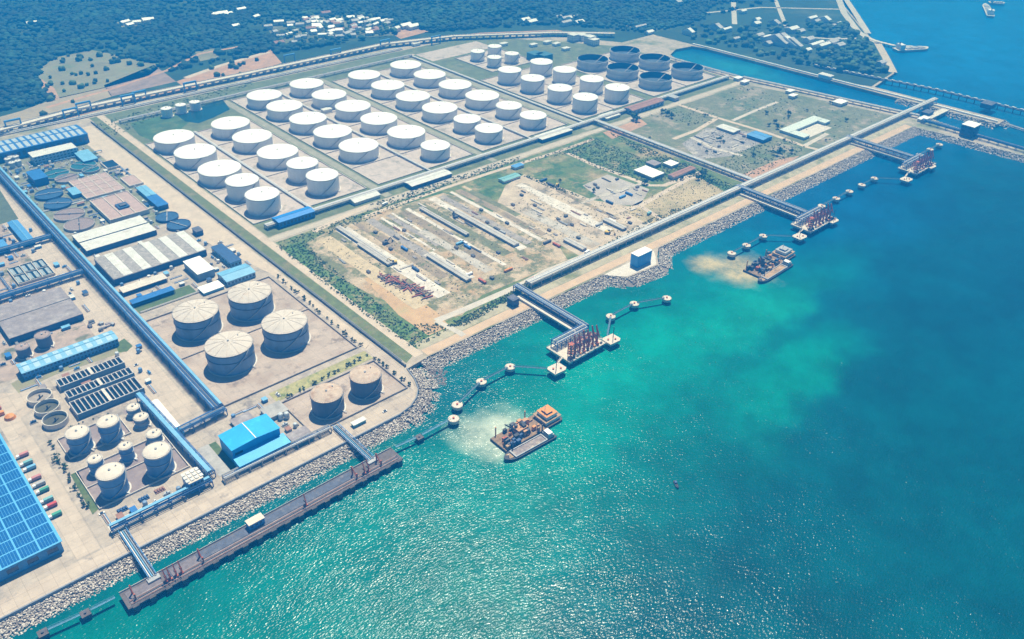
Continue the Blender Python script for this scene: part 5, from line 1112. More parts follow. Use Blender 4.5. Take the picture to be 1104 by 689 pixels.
cols = [(pink_paint, 'faded pink', 24, 490.5), (teal_paint, 'grey-teal', 28.5, 499), (light_blue, 'pale blue', 32, 504.5), (pink_paint, 'rosy', 37.5, 515.5), (grey_steel, 'mauve-grey', 42, 522), (green_paint, 'dark green', 46, 528.5), (teal_paint, 'teal', 50.5, 539), (red_paint, 'red', 54.5, 545), (green_paint, 'bright green', 59.5, 555)]
for m_, nm, px, py in cols:
    x, y = P(px, py, 2); truck(x, y, PI, m_, '%s box truck in the row parked beside the solar-roofed warehouse' % nm, 'trucks beside the warehouse')
for px, py, lab in ((147, 394, 'white car standing on the plant road'), (110, 554, 'small white car on the apron near the quay'), (415, 444, 'white car on the quay road by the rounded corner'), (236, 240, 'white car on the plant road beside the wall')):
    x, y = P(px, py); t = thing('car', lab, 'car', (x, y, .12))
    MB().box(x - 2.2, x + 2.2, y - .9, y + .9, .4, 1.0).obj('body', white, t); MB().box(x - 1.2, x + 1.1, y - .8, y + .8, 1.01, 1.55).obj('cabin', glass, t)
    for a in (-1.4, 1.4):
        for b in (-.85, .85): MB().tube((x + a, y + b - .1, .4), (x + a, y + b + .1, .4), .34, 10).obj('wheel', tyre, t)

# ================================================================== BASINS
def clarifier(px, py, R, h, wall, fill, label, drop=.6, bridge=True, z=None, group='round clarifiers'):
    x, y = P(px, py, h); t = thing('clarifier', label, 'basin', (x, y, .06), group)
    MB().lathe([(R, .06), (R, h), (R - .7, h), (R - .7, h - drop - .1)], 36, x, y).obj('wall', wall, t, True)
    MB().lathe([(R - .69, h - drop), (.3, h - drop - .02)], 36, x, y, cap=True).obj('surface', fill, t)
    if bridge:
        a = random.uniform(0, PI); dx, dy = math.cos(a) * R, math.sin(a) * R
        MB().bar((x - dx, y - dy, h + .25), (x + dx, y + dy, h + .25), 1.0, .4).obj('scraper_bridge', grey_steel if fill is not basin_brown else dark_steel, t)
        MB().tube((x, y, h - drop), (x, y, h + 1.2), 1.1, 10).obj('drive_column', grey_steel, t)
    return t
for (px, py), lab in zip(((42.2, 426), (50.3, 437.5), (59, 450.5)), ('round pale-rimmed clarifier nearest the long blue hall', 'middle round pale-rimmed clarifier of the three', 'round pale-rimmed clarifier nearest the pale blue tanks')):
    t = clarifier(px, py, 10.6, 5.5, pale_conc, M('grey_sludge', (.30, .26, .23), .6, .2, .2) if py < 430 else M('olive_sludge', (.10, .10, .07), .3, .2, .2), lab, 3.6, False)
    x, y = t.location[:2]; MB().tube((x, y, 1.8), (x, y, 6), .7, 8).obj('drive_column', dark_steel, t); MB().bar((x - 3, y - 2, 2.6), (x + 3, y + 2, 2.6), .7).obj('scraper_arm', dark_steel, t)
for px, py, R, f_, lab in ((60.4, 187, 17.5, basin_teal, 'dark teal round clarifier beside the dark blue cube'), (71.5, 191.5, 15, basin_brown, 'pinkish round clarifier beside the dark teal one'), (89.8, 177.5, 17.5, basin_teal, 'green-teal round clarifier before the lean-to'), (52.5, 208.6, 17.5, navy_water, 'dark blue round clarifier further from the pinkish covers'), (62.3, 218.8, 17, navy_water, 'dark blue round clarifier by the low dividing wall'), (74.7, 230.5, 18.5, basin_brown, 'brown round clarifier with cross walkway, further inland'), (85.3, 241.2, 18, basin_brown, 'brown round clarifier with cross walkway, nearer the white basins'), (180, 233, 14, navy_water, 'dark navy clarifier by the plant road, further inland'), (192.6, 241.5, 14.5, navy_water, 'dark navy clarifier by the plant road, nearer the striped hall'), (98, 182, 12, basin_teal, 'small green round basin behind the pink basin block')):
    clarifier(px, py, R, 3.2, grey_conc if f_ is not navy_water else navy, f_, lab)
def cells(r, h, n, m_, label, wall, fill, gapx=None, name='basin_block', drop=1.2, wt=.5):
    """rectangular basin with n x m open cells built of walls; fill below rim"""
    x0, x1, y0, y1 = r; t = thing(name, label, 'basin', ((x0 + x1) / 2, (y0 + y1) / 2, .06))
    MB().box(x0 + .1, x1 - .1, y0 + .1, y1 - .1, .06, h - drop).obj('water', fill, t)
    for i in range(n + 1):
        x = x0 + (x1 - x0) * i / n; MB().box(x - wt / 2, x + wt / 2, y0 - wt / 2, y1 + wt / 2, .06, h).obj('wall', wall, t)
    for j in range(m_ + 1):
        y = y0 + (y1 - y0) * j / m_
        for i in range(n): MB().box(x0 + (x1 - x0) * i / n + wt / 2 + .01, x0 + (x1 - x0) * (i + 1) / n - wt / 2 - .01, y - wt / 2, y + wt / 2, .06, h - .02).obj('wall', wall, t)
    return t
cells(rect([(75, 195.4), (114, 185), (134, 203.4), (92.6, 213.8)], 4), 4, 4, 4, 'pinkish rectangular basin block with pale rims by the plant road', pale_conc, M('pink_sludge', (.42, .30, .27), .6, .15, .2), drop=.5, wt=.9)
r = rect([(98.2, 216), (136.5, 205), (160.5, 225.8), (117.4, 237)], 6)
t = cells(r, 6, 3, 1, 'brownish rectangular basin block holding a dark machine', pale_conc, MATS['pink_sludge'], drop=.9, wt=.9)
x, y = P(132, 222, 6); t = thing('sludge_dredger', 'dark machine floating on the brownish basin block', 'machine', (x, y, 5.1)); MB().box(x - 7, x + 7, y - 8, y + 8, 5.1, 7.2).obj('body', navy, t); MB().box(x - 4, x + 4, y - 5, y + 2, 7.21, 9).obj('housing', navy_deck, t)
cells(rect([(108.6, 174.7), (122, 172), (128.5, 178), (115.8, 182)], 3), 3, 1, 1, 'small square dark basin at the plant road', pale_conc, basin_dark, drop=.5, wt=1)
cells(rect([(130, 191.5), (144.5, 188), (154, 197), (139, 200)], 3), 3, 1, 1, 'small square pinkish basin by the light blue filter house', pale_conc, MATS['pink_sludge'], drop=.4, wt=1)
for i in range(8):
    x, y = P(119 + i % 4 * 6, 186 + i // 4 * 4 - i % 4 * 1.2, 2); t = thing('pump_set', 'dark pump unit in the cluster between the two small square basins', 'pump', (x, y, .06), 'pump units'); MB().box(x - 2.5, x + 2.5, y - 1.6, y + 1.6, .06, 1).obj('base', grey_conc, t); MB().tube((x - 1.8, y, 2), (x + 1.8, y, 2), 1.0, 10).obj('motor', navy, t)
a3 = [(59, 409), (127, 383.5), (133.5, 390), (65.5, 417)], [(68, 420), (139.5, 395.5), (143, 402), (74.5, 429)], [(75.5, 432.5), (145, 407), (155, 418), (82, 447)]
for i, (q, lab) in enumerate(zip(a3, ('settling basin row of dark cells nearest the long blue hall', 'middle settling basin row of dark cells', 'settling basin row of dark cells nearest the pale blue tanks'))):
    r = rect(q, 6); xm = (r[0] + r[1]) / 2; yy = (r[2], r[3] - (2 if i < 2 else 0))
    t = cells((r[0], r[1], yy[0], yy[1]), 6.0, 14, 1, lab, M('basin_wall_pale', (.50, .47, .46), .85, .15, .3), basin_dark, drop=2.6, wt=.8)
    MB().box(xm - 1.4, xm + 1.4, yy[0] - .5, yy[1] + .5, 6.03, 6.5).obj('walkway', pale_conc, t); MB().box(r[0] - .45, r[1] + .45, yy[0] - .75, yy[0] - .42, .06, 5.9).obj('outer_wall', M('basin_outer_blue', (.10, .18, .28), .8, .2, .2), t)
r = rect([(8.6, 290.8), (44.7, 277.6), (59, 294), (20.3, 306)], 3)
cells(r, 3, 3, 2, 'settling tank yard of dark water with floating pale rafts', pale_conc, basin_dark, drop=1.0, wt=.7)
rm = M('raft_grey', (.30, .36, .40), .7, .2, .3)
for i in range(6):
    for j in range(2):
        x = r[0] + (i + .5) * (r[1] - r[0]) / 6; ya = r[2] + (j + .12) * (r[3] - r[2]) / 2; yb = r[2] + (j + .86) * (r[3] - r[2]) / 2
        t = thing('raft', 'pale slotted raft floating in the settling tank yard', 'raft', (x, (ya + yb) / 2, 2), 'rafts in the settling tank yard')
        MB().box(x - 2.4, x + .2, ya, yb, 2.0, 2.8).obj('panel', rm, t); MB().box(x + .5, x + 1.4, ya, yb, 2.0, 2.5).obj('panel', rm, t)
# orange machinery by the west road, grey scrap
x, y = P(3, 440); t = thing('drilling_rig', 'orange machinery with dark frames at the west edge of the plant road', 'machinery', (x, y, .1))
for k in range(8): MB().box(x - 12 + (k % 2) * 6, x - 7 + (k % 2) * 6, y - 16 + k * 5, y - 12.5 + k * 5, .1, 2.5 + k % 3).obj('unit', orange if k % 3 else rust, t)
MB().lathe([(5, .1), (4, 2.5), (.4, 4)], 14, x + 1, y - 19, cap=True).obj('hopper', orange, t)
for k in range(7): MB().bar((x - 10, y - 14 + k * 5, .2), (x - 10, y - 14 + k * 5, 6), .5).obj('post', dark_steel, t)
for i in range(7):
    x, y = P(100 + random.uniform(-4, 24), 353 + random.uniform(-6, 5)); t = thing('scrap_heap', 'small grey heap of machine parts behind the long blue hall', 'scrap', (x, y, .06), 'machine parts heaps')
    for k in range(5): MB().box(x + random.uniform(-3, 0), x + random.uniform(.5, 3), y + random.uniform(-3, 0), y + random.uniform(.4, 3), .06, random.uniform(.8, 2.6)).obj('piece', [grey_steel, dark_steel, weathered, pink_conc][k % 4], t)
for px, py, m_, lab in ((132, 549, navy, 'dark equipment frame on the slab nearest the plum slab corner'), (155, 537, navy, 'dark equipment frame on the slab in front of the biggest tanks'), (172, 528, rust_roof, 'brown square pit cover beside the control house')):
    x, y = P(px, py, 1); t = thing('equipment_skid', lab, 'equipment', (x, y, .12)); MB().box(x - 4, x + 4, y - 2.4, y + 2.4, .12, .7).obj('base', m_, t)
    for k in range(4): MB().box(x - 3.6 + k * 2, x - 2.4 + k * 2, y - 1.6, y + 1.6, .71, 1.9).obj('unit', m_, t)

# ================================================================== VESSELS
def frame2(A, B, z):
    a = P(*A, z); b = P(*B, z); return a, b, math.atan2(b[1] - a[1], b[0] - a[0]), math.hypot(b[0] - a[0], b[1] - a[1])
def lpart(t, mb, nm, m, par=None, s=False):
    o = bpy.data.objects.new(nm, mb.mesh(nm, m, (0, 0, 0), s)); col.objects.link(o); o.parent = par or t; return o
def hull_mb(L, W, z0, z1, bow=.22, sheer=1.2):
    mb = MB(); n = 14; top = []; bot = []
    for s in (1, -1):
        rng_ = range(n + 1) if s == 1 else range(n, -1, -1)
        for i in rng_:
            t = i / n; x = -L / 2 + L * t; w = W / 2
            if t < bow: w *= math.sqrt(max(0.05, 1 - (1 - t / bow) ** 2)) 
            top.append((x, s * w, z1 + (sheer * (1 - t / bow) ** 2 if t < bow else 0))); bot.append((x * .97, s * w * .8, z0))
    k = len(top); mb.add(top + bot, [(i, (i + 1) % k, (i + 1) % k + k, i + k) for i in range(k)] + [tuple(range(k)), tuple(range(2 * k - 1, k - 1, -1))]); return mb
def hopper_barge(A, B, W, label, hold_m):
    a, b, an, L = frame2(A, B, SEA + 2); t = thing('hopper_barge', label, 'barge', ((a[0] + b[0]) / 2, (a[1] + b[1]) / 2, SEA), 'hopper barges', an)
    lpart(t, hull_mb(L, W, -1.5, 2.3), 'hull', hull_dark)
    lpart(t, MB().box(-L * .32, L * .30, -W * .40, -W * .33, 2.3, 3.6), 'coaming', grey_steel); lpart(t, MB().box(-L * .32, L * .30, W * .33, W * .40, 2.3, 3.6), 'coaming', grey_steel)
    lpart(t, MB().box(-L * .34, -L * .32, -W * .40, W * .40, 2.3, 3.6), 'coaming', grey_steel); lpart(t, MB().box(L * .30, L * .32, -W * .40, W * .40, 2.3, 3.6), 'coaming', grey_steel)
    lpart(t, MB().box(-L * .32, L * .30, -W * .325, W * .325, 2.31, 2.9), 'hold', hold_m)
    d = lpart(t, MB().box(-L * .46, -L * .36, -W * .25, W * .25, 2.6, 3.0), 'foredeck', tan_deck); lpart(t, MB().tube((-L * .42, 0, 3), (-L * .42, 0, 5.5), .3, 8), 'mast', white, d)
    h = lpart(t, MB().box(L * .34, L * .46, -W * .36, W * .36, 2.3, 5.2), 'wheelhouse', grey_steel); lpart(t, MB().box(L * .35, L * .44, -W * .30, W * .30, 5.21, 7.4), 'bridge', white, h); lpart(t, MB().box(L * .345, L * .349, -W * .27, W * .27, 6.0, 7.0), 'window', glass, h)
    return t
def dredger(A, B, W, label, roof_m, body_m):
    a, b, an, L = frame2(A, B, SEA + 2); t = thing('grab_dredger', label, 'dredger', ((a[0] + b[0]) / 2, (a[1] + b[1]) / 2, SEA), 'grab dredgers', an)
    lpart(t, MB().prism([(-L / 2, -W / 2), (L / 2 - 2, -W / 2), (L / 2, -W / 2 + 2), (L / 2, W / 2 - 2), (L / 2 - 2, W / 2), (-L / 2, W / 2)], -1.5, 2.2), 'hull', hull_dark)
    lpart(t, MB().box(-L / 2 + .4, L / 2 - 2.2, -W / 2 + .4, W / 2 - .4, 2.21, 2.4), 'deck', M('rusty_deck', (.26, .17, .10), .8, .35, .3, c2=(.12, .09, .07), c2amt=.5, c2scale=.25))
    # deckhouse at the +x end, three steps
    h = lpart(t, MB().box(L * .22, L * .46, -W * .38, W * .38, 2.41, 5.8), 'deckhouse', white); lpart(t, MB().box(L * .20, L * .48, -W * .41, W * .41, 5.81, 6.1), 'deckhouse_roof', tan_deck, h)
    h2 = lpart(t, MB().box(L * .25, L * .43, -W * .30, W * .30, 6.11, 9.4), 'upper_house', white); lpart(t, MB().box(L * .24, L * .44, -W * .31, W * .31, 9.41, 9.8), 'upper_roof', roof_m, h2); lpart(t, MB().box(L * .29, L * .38, -W * .17, W * .17, 9.81, 11.2), 'wheelhouse', sheet_blue, h2); lpart(t, MB().box(L * .28, L * .39, -W * .19, W * .19, 11.21, 11.5), 'wheelhouse_roof', roof_m, h2)
    for i in range(6): lpart(t, MB().box(L * .22 - .09, L * .22 - .01, -W * .36 + i * W * .12, -W * .29 + i * W * .12, 3.4, 4.6), 'window', glass, h)
    lpart(t, MB().tube((L * .30, 0, 11.5), (L * .30, 0, 18), .25, 8), 'mast', white)
    # crawler crane: house, A-frame, boom and grab
    cx = -L * .14
    lpart(t, MB().lathe([(3.4, 2.4), (3.4, 4.2)], 16, cx, 0, cap=True), 'slew_ring', dark_steel)
    c = lpart(t, MB().box(cx - 4.5, cx + 7, -4.2, 4.2, 4.21, 9.2), 'crane_house', body_m); lpart(t, MB().box(cx - 3.6, cx - 1.4, 1.0, 3.3, 9.21, 11.6), 'crane_cab', dark_steel, c)
    lpart(t, MB().box(cx + 2, cx + 5.6, -3.0, 3.0, 9.21, 11.0), 'counterweight', hull_dark, c)
    mb = MB()
    for s in (-1, 1): mb.bar((cx - 3, s * 1.4, 6.5), (cx - 17, s * .4, 21), .9)
    for i in range(7):
        f = i / 7; g = (i + 1) / 7; mb.bar((cx - 3 - 14 * f, 1.4 - f, 6.5 + 14.5 * f), (cx - 3 - 14 * g, -1.4 + g, 6.5 + 14.5 * g), .6)
    lpart(t, mb, 'boom', dark_steel, c)
    mb = MB(); mb.bar((cx + 3, -1.8, 8.2), (cx + 1, 0, 14), .4); mb.bar((cx + 3, 1.8, 8.2), (cx + 1, 0, 14), .4); mb.bar((cx + 1, 0, 14), (cx - 17, 0, 21), .18); lpart(t, mb, 'a_frame', dark_steel, c)
    lpart(t, MB().tube((cx - 17, 0, 21), (cx - 17, 0, 6), .12, 6), 'hoist_rope', dark_steel, c); lpart(t, MB().box(cx - 19, cx - 15, -1.8, 1.8, 2.8, 6.4), 'grab', rust, c)
    for s in (-1, 1):
        for xx in (-L * .40, L * .10): lpart(t, MB().tube((xx, s * (W / 2 + .7), -4), (xx, s * (W / 2 + .7), 11), .6, 8), 'spud', orange if s > 0 else dark_steel)
    for i in range(46):
        x = random.uniform(-L * .46, L * .14); y = random.choice((-1, 1)) * random.uniform(W * .14, W * .44); q = random.uniform(.8, 2.6)
        lpart(t, MB().box(x - q, x + q, y - q * .7, y + q * .7, 2.41, 2.41 + random.uniform(1.5, 7)), 'deck_gear', [orange, body_m, dark_steel, navy, hull_dark, tan_deck, dark_steel][i % 7])
    return t
dredger((537, 480), (599, 445), 22, 'grab dredger with orange-roofed deckhouse working nearest the quay', orange, M('crane_tan', (.50, .26, .12), .6, .25, .5))
hopper_barge((544, 495.5), (596, 467), 12, 'dark hopper barge moored beside the orange-roofed dredger', M('mauve_hold', (.26, .22, .22), .8, .3, .3, c2=(.4, .33, .25), c2amt=.4, c2scale=.15))
dredger((810, 295), (850, 271), 23, 'dark grab dredger with grey-roofed deckhouse off the middle jetty', grey_steel, M('crane_olive', (.16, .14, .09), .6, .25, .5))
hopper_barge((818, 304), (851, 283.5), 12, 'dark hopper barge with sandy hold beside the grey-roofed dredger', tan_deck)
x, y = P(729, 523, SEA); t = thing('fishing_boat', 'tiny dark fishing boat alone on the open teal water', 'boat', (x, y, SEA), None, 1.0)
lpart(t, hull_mb(9, 2.8, -.6, .9, .35, .7), 'hull', hull_dark); lpart(t, MB().box(.5, 2.8, -.9, .9, .9, 2.3), 'cabin', navy); lpart(t, MB().tube((0, 0, .9), (0, 0, 4), .09, 6), 'mast', dark_steel)
def ship(A, B, W, label, m, name='cargo_ship'):
    a, b, an, L = frame2(A, B, SEA + 3); t = thing(name, label, 'ship', ((a[0] + b[0]) / 2, (a[1] + b[1]) / 2, SEA), 'far ships', an)
    lpart(t, hull_mb(L, W, -2, 5), 'hull', m); h = lpart(t, MB().box(L * .28, L * .42, -W * .4, W * .4, 5, 15), 'superstructure', white); lpart(t, MB().tube((L * .40, 0, 15), (L * .40, 0, 20), 1.4, 8), 'funnel', navy, h)
    for i in range(3): lpart(t, MB().box(-L * .36 + i * L * .2, -L * .2 + i * L * .2, -W * .32, W * .32, 5.01, 7), 'hatch', grey_steel)
ship((1000, 52), (965, 54), 22, 'pale ship moored at the end of the far curved jetty', pale_conc)
ship((1062, 5), (1068, 18), 18, 'pale ship lying at the far offshore berth, nearer', pale_conc)
ship((1083, 4), (1066, 3), 18, 'pale ship lying at the far offshore berth, farther', pale_conc)
t = thing('jetty', 'curved pale jetty reaching out from the far coast road', 'jetty', (*P(955, 46), SEA))
pj = [P(a, b, 1) for a, b in ((936, 41), (948, 45), (965, 49), (985, 50))]
for a, b in zip(pj[:-1], pj[1:]): MB().bar((*a, .5), (*b, .5), 10, 1.2).obj('deck', pale_conc, t)
for i in range(12):
    f = i / 11 * 2.999; k = int(f); g = f - k; x = pj[k][0] * (1 - g) + pj[k + 1][0] * g; y = pj[k][1] * (1 - g) + pj[k + 1][1] * g
    MB().tube((x, y, SEA - 3), (x, y, -.11), 1.2, 8).obj('pile', pile_m, t)

# ================================================================== CANAL MOUTH, BREAKWATER, FAR TRESTLES
rack('conveyor_trestle', (1434, 552), (1434, 300), 7, (3.5, 6.5), (3, 4), blue_pipe, 'dark blue conveyor trestle along the rocky breakwater', step=14, pipe_m=bluepipes)
r = rect([(1037, 133), (1046, 129.5), (1058, 133.5), (1050, 137)], 20)
bl('transfer_tower', (r[0], r[1], r[2], r[3]), 19, 'dark blue transfer tower with pale roof on the breakwater', M('dark_tower_wall', (.02, .06, .14), .6, .2, .2), white_roof, 'flat', wins=(3, 3, 2), cat='tower')
bl('gate_house', rect([(990, 127), (998, 124), (1003, 127), (995, 130)], 5), 4.5, 'white gate house at the canal end of the shore road', pale_conc, white_roof)
bl('pump_house', rect([(898, 109), (906, 106), (914, 109), (906, 112)], 6), 5.5, 'pale pump house on the canal bank beside the field', pale_conc, white_roof)
for px, py, lab in ((852, 98, 'small pale valve house where the canal rack begins'), (796, 84, 'pale valve house at the field corner by the canal'), (803, 88, 'second pale valve house at the field corner'), (855, 103, 'tiny white hut beside the canal rack')):
    x, y = P(px, py, 4); bl('valve_house', (x - 8, x + 8, y - 5, y + 5), 5, lab, pale_conc, white_roof)
x, y = P(1000, 122, 3); bl('control_house', (x - 10, x + 10, y - 6, y + 6), 6, 'dark blue house under the shore rack at the canal bridge', navy, navy_deck)
t = thing('canal_bridge', 'pale bridge across the canal mouth to the dike', 'bridge', (1495, 560, SEA))
MB().box(1458, 1532, 548, 562, .3, 1.4).obj('deck', pale_conc, t)
for s in (548, 561.6): MB().box(1458, 1532, s, s + .4, 1.41, 2.5).obj('parapet', pale_conc, t)
for k in range(4): MB().box(1468 + k * 16, 1471 + k * 16, 549, 561, SEA - 3, .29).obj('pier', grey_conc, t)
t = thing('dike_wall', 'pale parapet wall along the dike across the canal', 'wall', (1530, 760, 0)); dp = [(1508, 1095), (1512, 1061), (1526, 765), (1537, 600), (1540, 470)]
for a, b in zip(dp[:-1], dp[1:]): MB().bar((*a, 1.2), (*b, 1.2), 3.4, 2.4).obj('wall_panel', white, t)
t = thing('valve_house', 'x', 'house', (*P(890, 84), .1)); t['label'] = 'white house astride the dike wall across the canal'; x, y = P(890, 84); MB().box(x - 7, x + 7, y - 12, y + 12, .1, 6).obj('wall', white, t); MB().box(x - 8, x + 8, y - 13, y + 13, 6.01, 6.6).obj('roof', pale_roof, t)
t = thing('far_trestle', 'dark trestle carrying pipes out to sea beyond the dike', 'trestle', (1630, 550, SEA)); q = [P(a, b, 3) for a, b in ((880, 71), (940, 83), (1010, 97), (1060, 109), (1110, 121), (1160, 133))]
for a, b in zip(q[:-1], q[1:]):
    MB().bar((*a, 2.5), (*b, 2.5), 6, 1.4).obj('deck', navy_deck, t); MB().bar((*a, 4.2), (*b, 4.2), 1.0, .8).obj('pipe_box', pale_roof, t)
    L = math.hypot(b[0] - a[0], b[1] - a[1]); n = int(L / 12)
    for i in range(n):
        f = i / n; x = a[0] + (b[0] - a[0]) * f; y = a[1] + (b[1] - a[1]) * f; MB().tube((x, y, SEA - 3), (x, y, 1.79), .9, 6).obj('pile', pile_m, t); MB().box(x - 1.6, x + 1.6, y - 3.4, y + 3.4, 4.7, 5.6).obj('pipe_support', pale_roof, t)
x, y = P(1066, 112, 8); bl('transfer_tower', (x - 12, x + 12, y - 9, y + 9), 10, 'small dark transfer house on the far sea trestle', MATS['dark_tower_wall'], navy_deck, z0=1.8)
rack('conveyor_trestle', (1553, 470), (1530, 330), 6, (2.5, 5), (2, 3), grey_steel, 'grey trestle continuing seaward from the dike tip', step=14, pipe_m=lightpipes, z0=SEA - 2)

# ================================================================== FAR BUILDINGS
random.seed(11)
hv = [M('village_wall', (.62, .62, .60), .8, .1, .2), M('village_roof', (.45, .44, .45), .8, .2, .1, island=.3), white_roof, M('village_red_roof', (.36, .2, .16), .8, .2, .1)]
def house(x, y, a, b, h, rz, label, group, wm, rm, name='village_house', cat='house'):
    t = thing(name, label, cat, (x, y, .1), group, rz); lpart(t, MB().box(-a, a, -b, b, 0, h), 'wall', wm)
    mb = MB(); o = .5; mb.add([(-a - o, -b - o, h - .1), (a + o, -b - o, h - .1), (a + o, 0, h + b * .45), (-a - o, 0, h + b * .45), (a + o, b + o, h - .1), (-a - o, b + o, h - .1)], [(0, 1, 2, 3), (3, 2, 4, 5), (0, 3, 5), (1, 4, 2), (0, 5, 4, 1)]); lpart(t, mb, 'roof', rm)
    return t
vil = [(rng.uniform(286, 430), rng.uniform(15, 48)) for _ in range(260)]; pgv = CLEAR[4]; cnt = 0
for px, py in vil:
    if inpoly(np.array(px), np.array(py), pgv) and cnt < 85:
        x, y = P(px, py); cnt += 1; house(x, y, random.uniform(5, 11), random.uniform(4, 7), random.uniform(4, 9), random.uniform(-.5, .5), 'small pale house in the village beyond the viaduct', 'village houses beyond the viaduct', hv[0], random.choice(hv[1:3] + hv[1:]))
for px, py in [(135, 26), (140, 29), (148, 26), (160, 23), (158, 24), (232, 18), (246, 17), (254, 30), (236, 17), (35, 27), (240, 16), (260, 12), (276, 20)]:
    x, y = P(px, py); house(x, y, random.uniform(7, 13), 6, 6, random.uniform(-.4, .4), 'lone pale house among the inland forest', 'scattered forest houses', hv[0], hv[2])
for px, py in [(445, 31), (437, 30)]:
    x, y = P(px, py); house(x, y, 14, 8, 7, .1, 'pale house on the bare red earth beyond the viaduct', 'red earth houses', hv[0], hv[2])
far = [(836, 46, 8, 30), (842, 45, 7, 34), (847, 47, 7, 30), (852, 48, 6, 28), (828, 47, 9, 8), (826, 42, 14, 6), (818, 40, 12, 7), (793, 43, 10, 5), (854, 33, 16, 8), (862, 34, 12, 8), (815, 26, 10, 8), (816, 22, 8, 7), (801, 13, 9, 5), (835, 25, 6, 14), (872, 44, 12, 8), (880, 48, 24, 5), (888, 50, 20, 6), (897, 47, 14, 8), (905, 49, 12, 8), (900, 44, 16, 5), (875, 21, 16, 6), (880, 24, 10, 6), (889, 22, 6, 14), (904, 27, 7, 5), (898, 28, 6, 5), (772, 31, 6, 16), (783, 33, 14, 5), (700, 35, 10, 6), (742, 36, 5, 14), (690, 30, 18, 4), (611, 20, 16, 6), (618, 19, 12, 6), (602, 19, 8, 6), (624, 24, 12, 8), (610, 26, 14, 6), (566, 22, 12, 8), (573, 24, 12, 8), (730, 3, 8, 10), (870, 55, 10, 6), (950, 69, 10, 6)]
for i, (px, py, a, b) in enumerate(far):
    x, y = P(px, py, 3); house(x, y, a, b, random.uniform(5, 9), 0, 'pale long-roofed shed on the far shore beyond the canal' if px > 680 else 'pale shed at the end of the inland road', 'far shore sheds' if px > 680 else 'inland road sheds', hv[0], random.choice(hv[1:3]), 'far_shed', 'shed')

# ================================================================== VEGETATION
def crown_mesh(R, H, n, m, seed):
    g = np.random.default_rng(seed); mb = MB(); nb = 7
    bl_ = [(g.normal(0, R * .38), g.normal(0, R * .38), H * (.45 + g.uniform(0, .45)), R * g.uniform(.38, .62)) for _ in range(nb)]
    for i in range(n):
        bx, by, bz, br = bl_[i % nb]; d = g.normal(0, 1, 3); d /= np.linalg.norm(d); rr = br * g.uniform(.6, 1.05)
        c = np.array([bx, by, bz]) + d * rr * np.array([1, 1, .8]); u = g.normal(0, 1, 3); u /= np.linalg.norm(u); v = np.cross(u, d); v /= (np.linalg.norm(v) + 1e-6); s = R * g.uniform(.16, .3)
        mb.add([tuple(c - u * s - v * s * .6), tuple(c + u * s - v * s * .5), tuple(c + u * s * .7 + v * s), tuple(c - u * s * .8 + v * s * .7)], [(0, 1, 2, 3)])
    return mb.mesh('crown', m)
def trunk_mesh(H, r): 
    mb = MB().tube((0, 0, 0), (0, 0, H * .6), r, 6, r * .5)
    for k in range(3): mb.tube((0, 0, H * .4), (H * .2 * math.cos(k * 2.1), H * .2 * math.sin(k * 2.1), H * .72), r * .5, 5, r * .2)
    return mb.mesh('trunk', bark)
TR = [(crown_mesh(2.6, 4.2, 90, leaf, k), trunk_mesh(4.2, .22)) for k in range(4)]
def tree(x, y, sc, label, group, name='shrub', cat='shrub', z=.1):
    c, tk = random.choice(TR); t = thing(name, label, cat, (x, y, z), group, random.uniform(0, 6)); t.scale = (sc, sc, sc * random.uniform(.85, 1.15)); inst('crown', c, t); inst('trunk', tk, t)
def trow(A, B, n, label, sc=1.0, jit=1.2):
    a = P(*A); b = P(*B)
    for i in range(n):
        f = (i + random.uniform(.1, .9)) / n; tree(a[0] + (b[0] - a[0]) * f + random.uniform(-jit, jit), a[1] + (b[1] - a[1]) * f + random.uniform(-jit, jit), sc * random.uniform(.6, 1.1), label, label)
trow((296, 296), (391, 376), 22, 'small round shrub in the row between the four-tank compound and plant road', .8)
trow((403, 386), (444, 417), 9, 'small round shrub in the row beside the dark tank pair', .8)
trow((307, 431), (398, 383), 15, 'small shrub on the yellowing strip between the two tank compounds', .8)
trow((53, 478), (97, 553), 15, 'dark shrub in the row between parked trucks and pale blue tanks', .9)
trow((70, 462), (120, 447), 6, 'tiny shrub along the inland edge of the plum slab', .5)
trow((22, 243), (4, 250), 4, 'shrub beside the narrow bright blue shed', .8)
for px, py, s in [(683, 129, 3.4), (686, 131, 3), (714, 122, 2.2), (719, 125, 2.4), (724, 127, 2.4), (760, 126, 1.6), (826, 123, 1.6), (850, 124, 2), (850, 128, 1.2), (835, 133, 2), (838, 139, 2.4), (829, 136, 1.6), (841, 165, 2.4), (838, 168, 2.8), (853, 165, 2), (812, 169, 1.6), (776, 152, 2), (780, 154, 1.5), (762, 165, 1.3), (895, 112, 1.5), (912, 131, 1.6), (695, 199, 2.6), (640, 207, 1.6), (757, 190, 2.6), (752, 194, 2.2), (765, 197, 2), (760, 186, 1.8), (735, 194, 1.6), (604, 196, 1.2), (890, 152, 1), (870, 120, 1.1), (845, 152, 1.3), (806, 98, 1), (742, 135, 1), (700, 150, 1.3)]:
    x, y = P(px, py); tree(x, y, s * .8, 'dark green tree standing in the fields around the grey rubble ground', 'field trees', 'tree', 'tree')
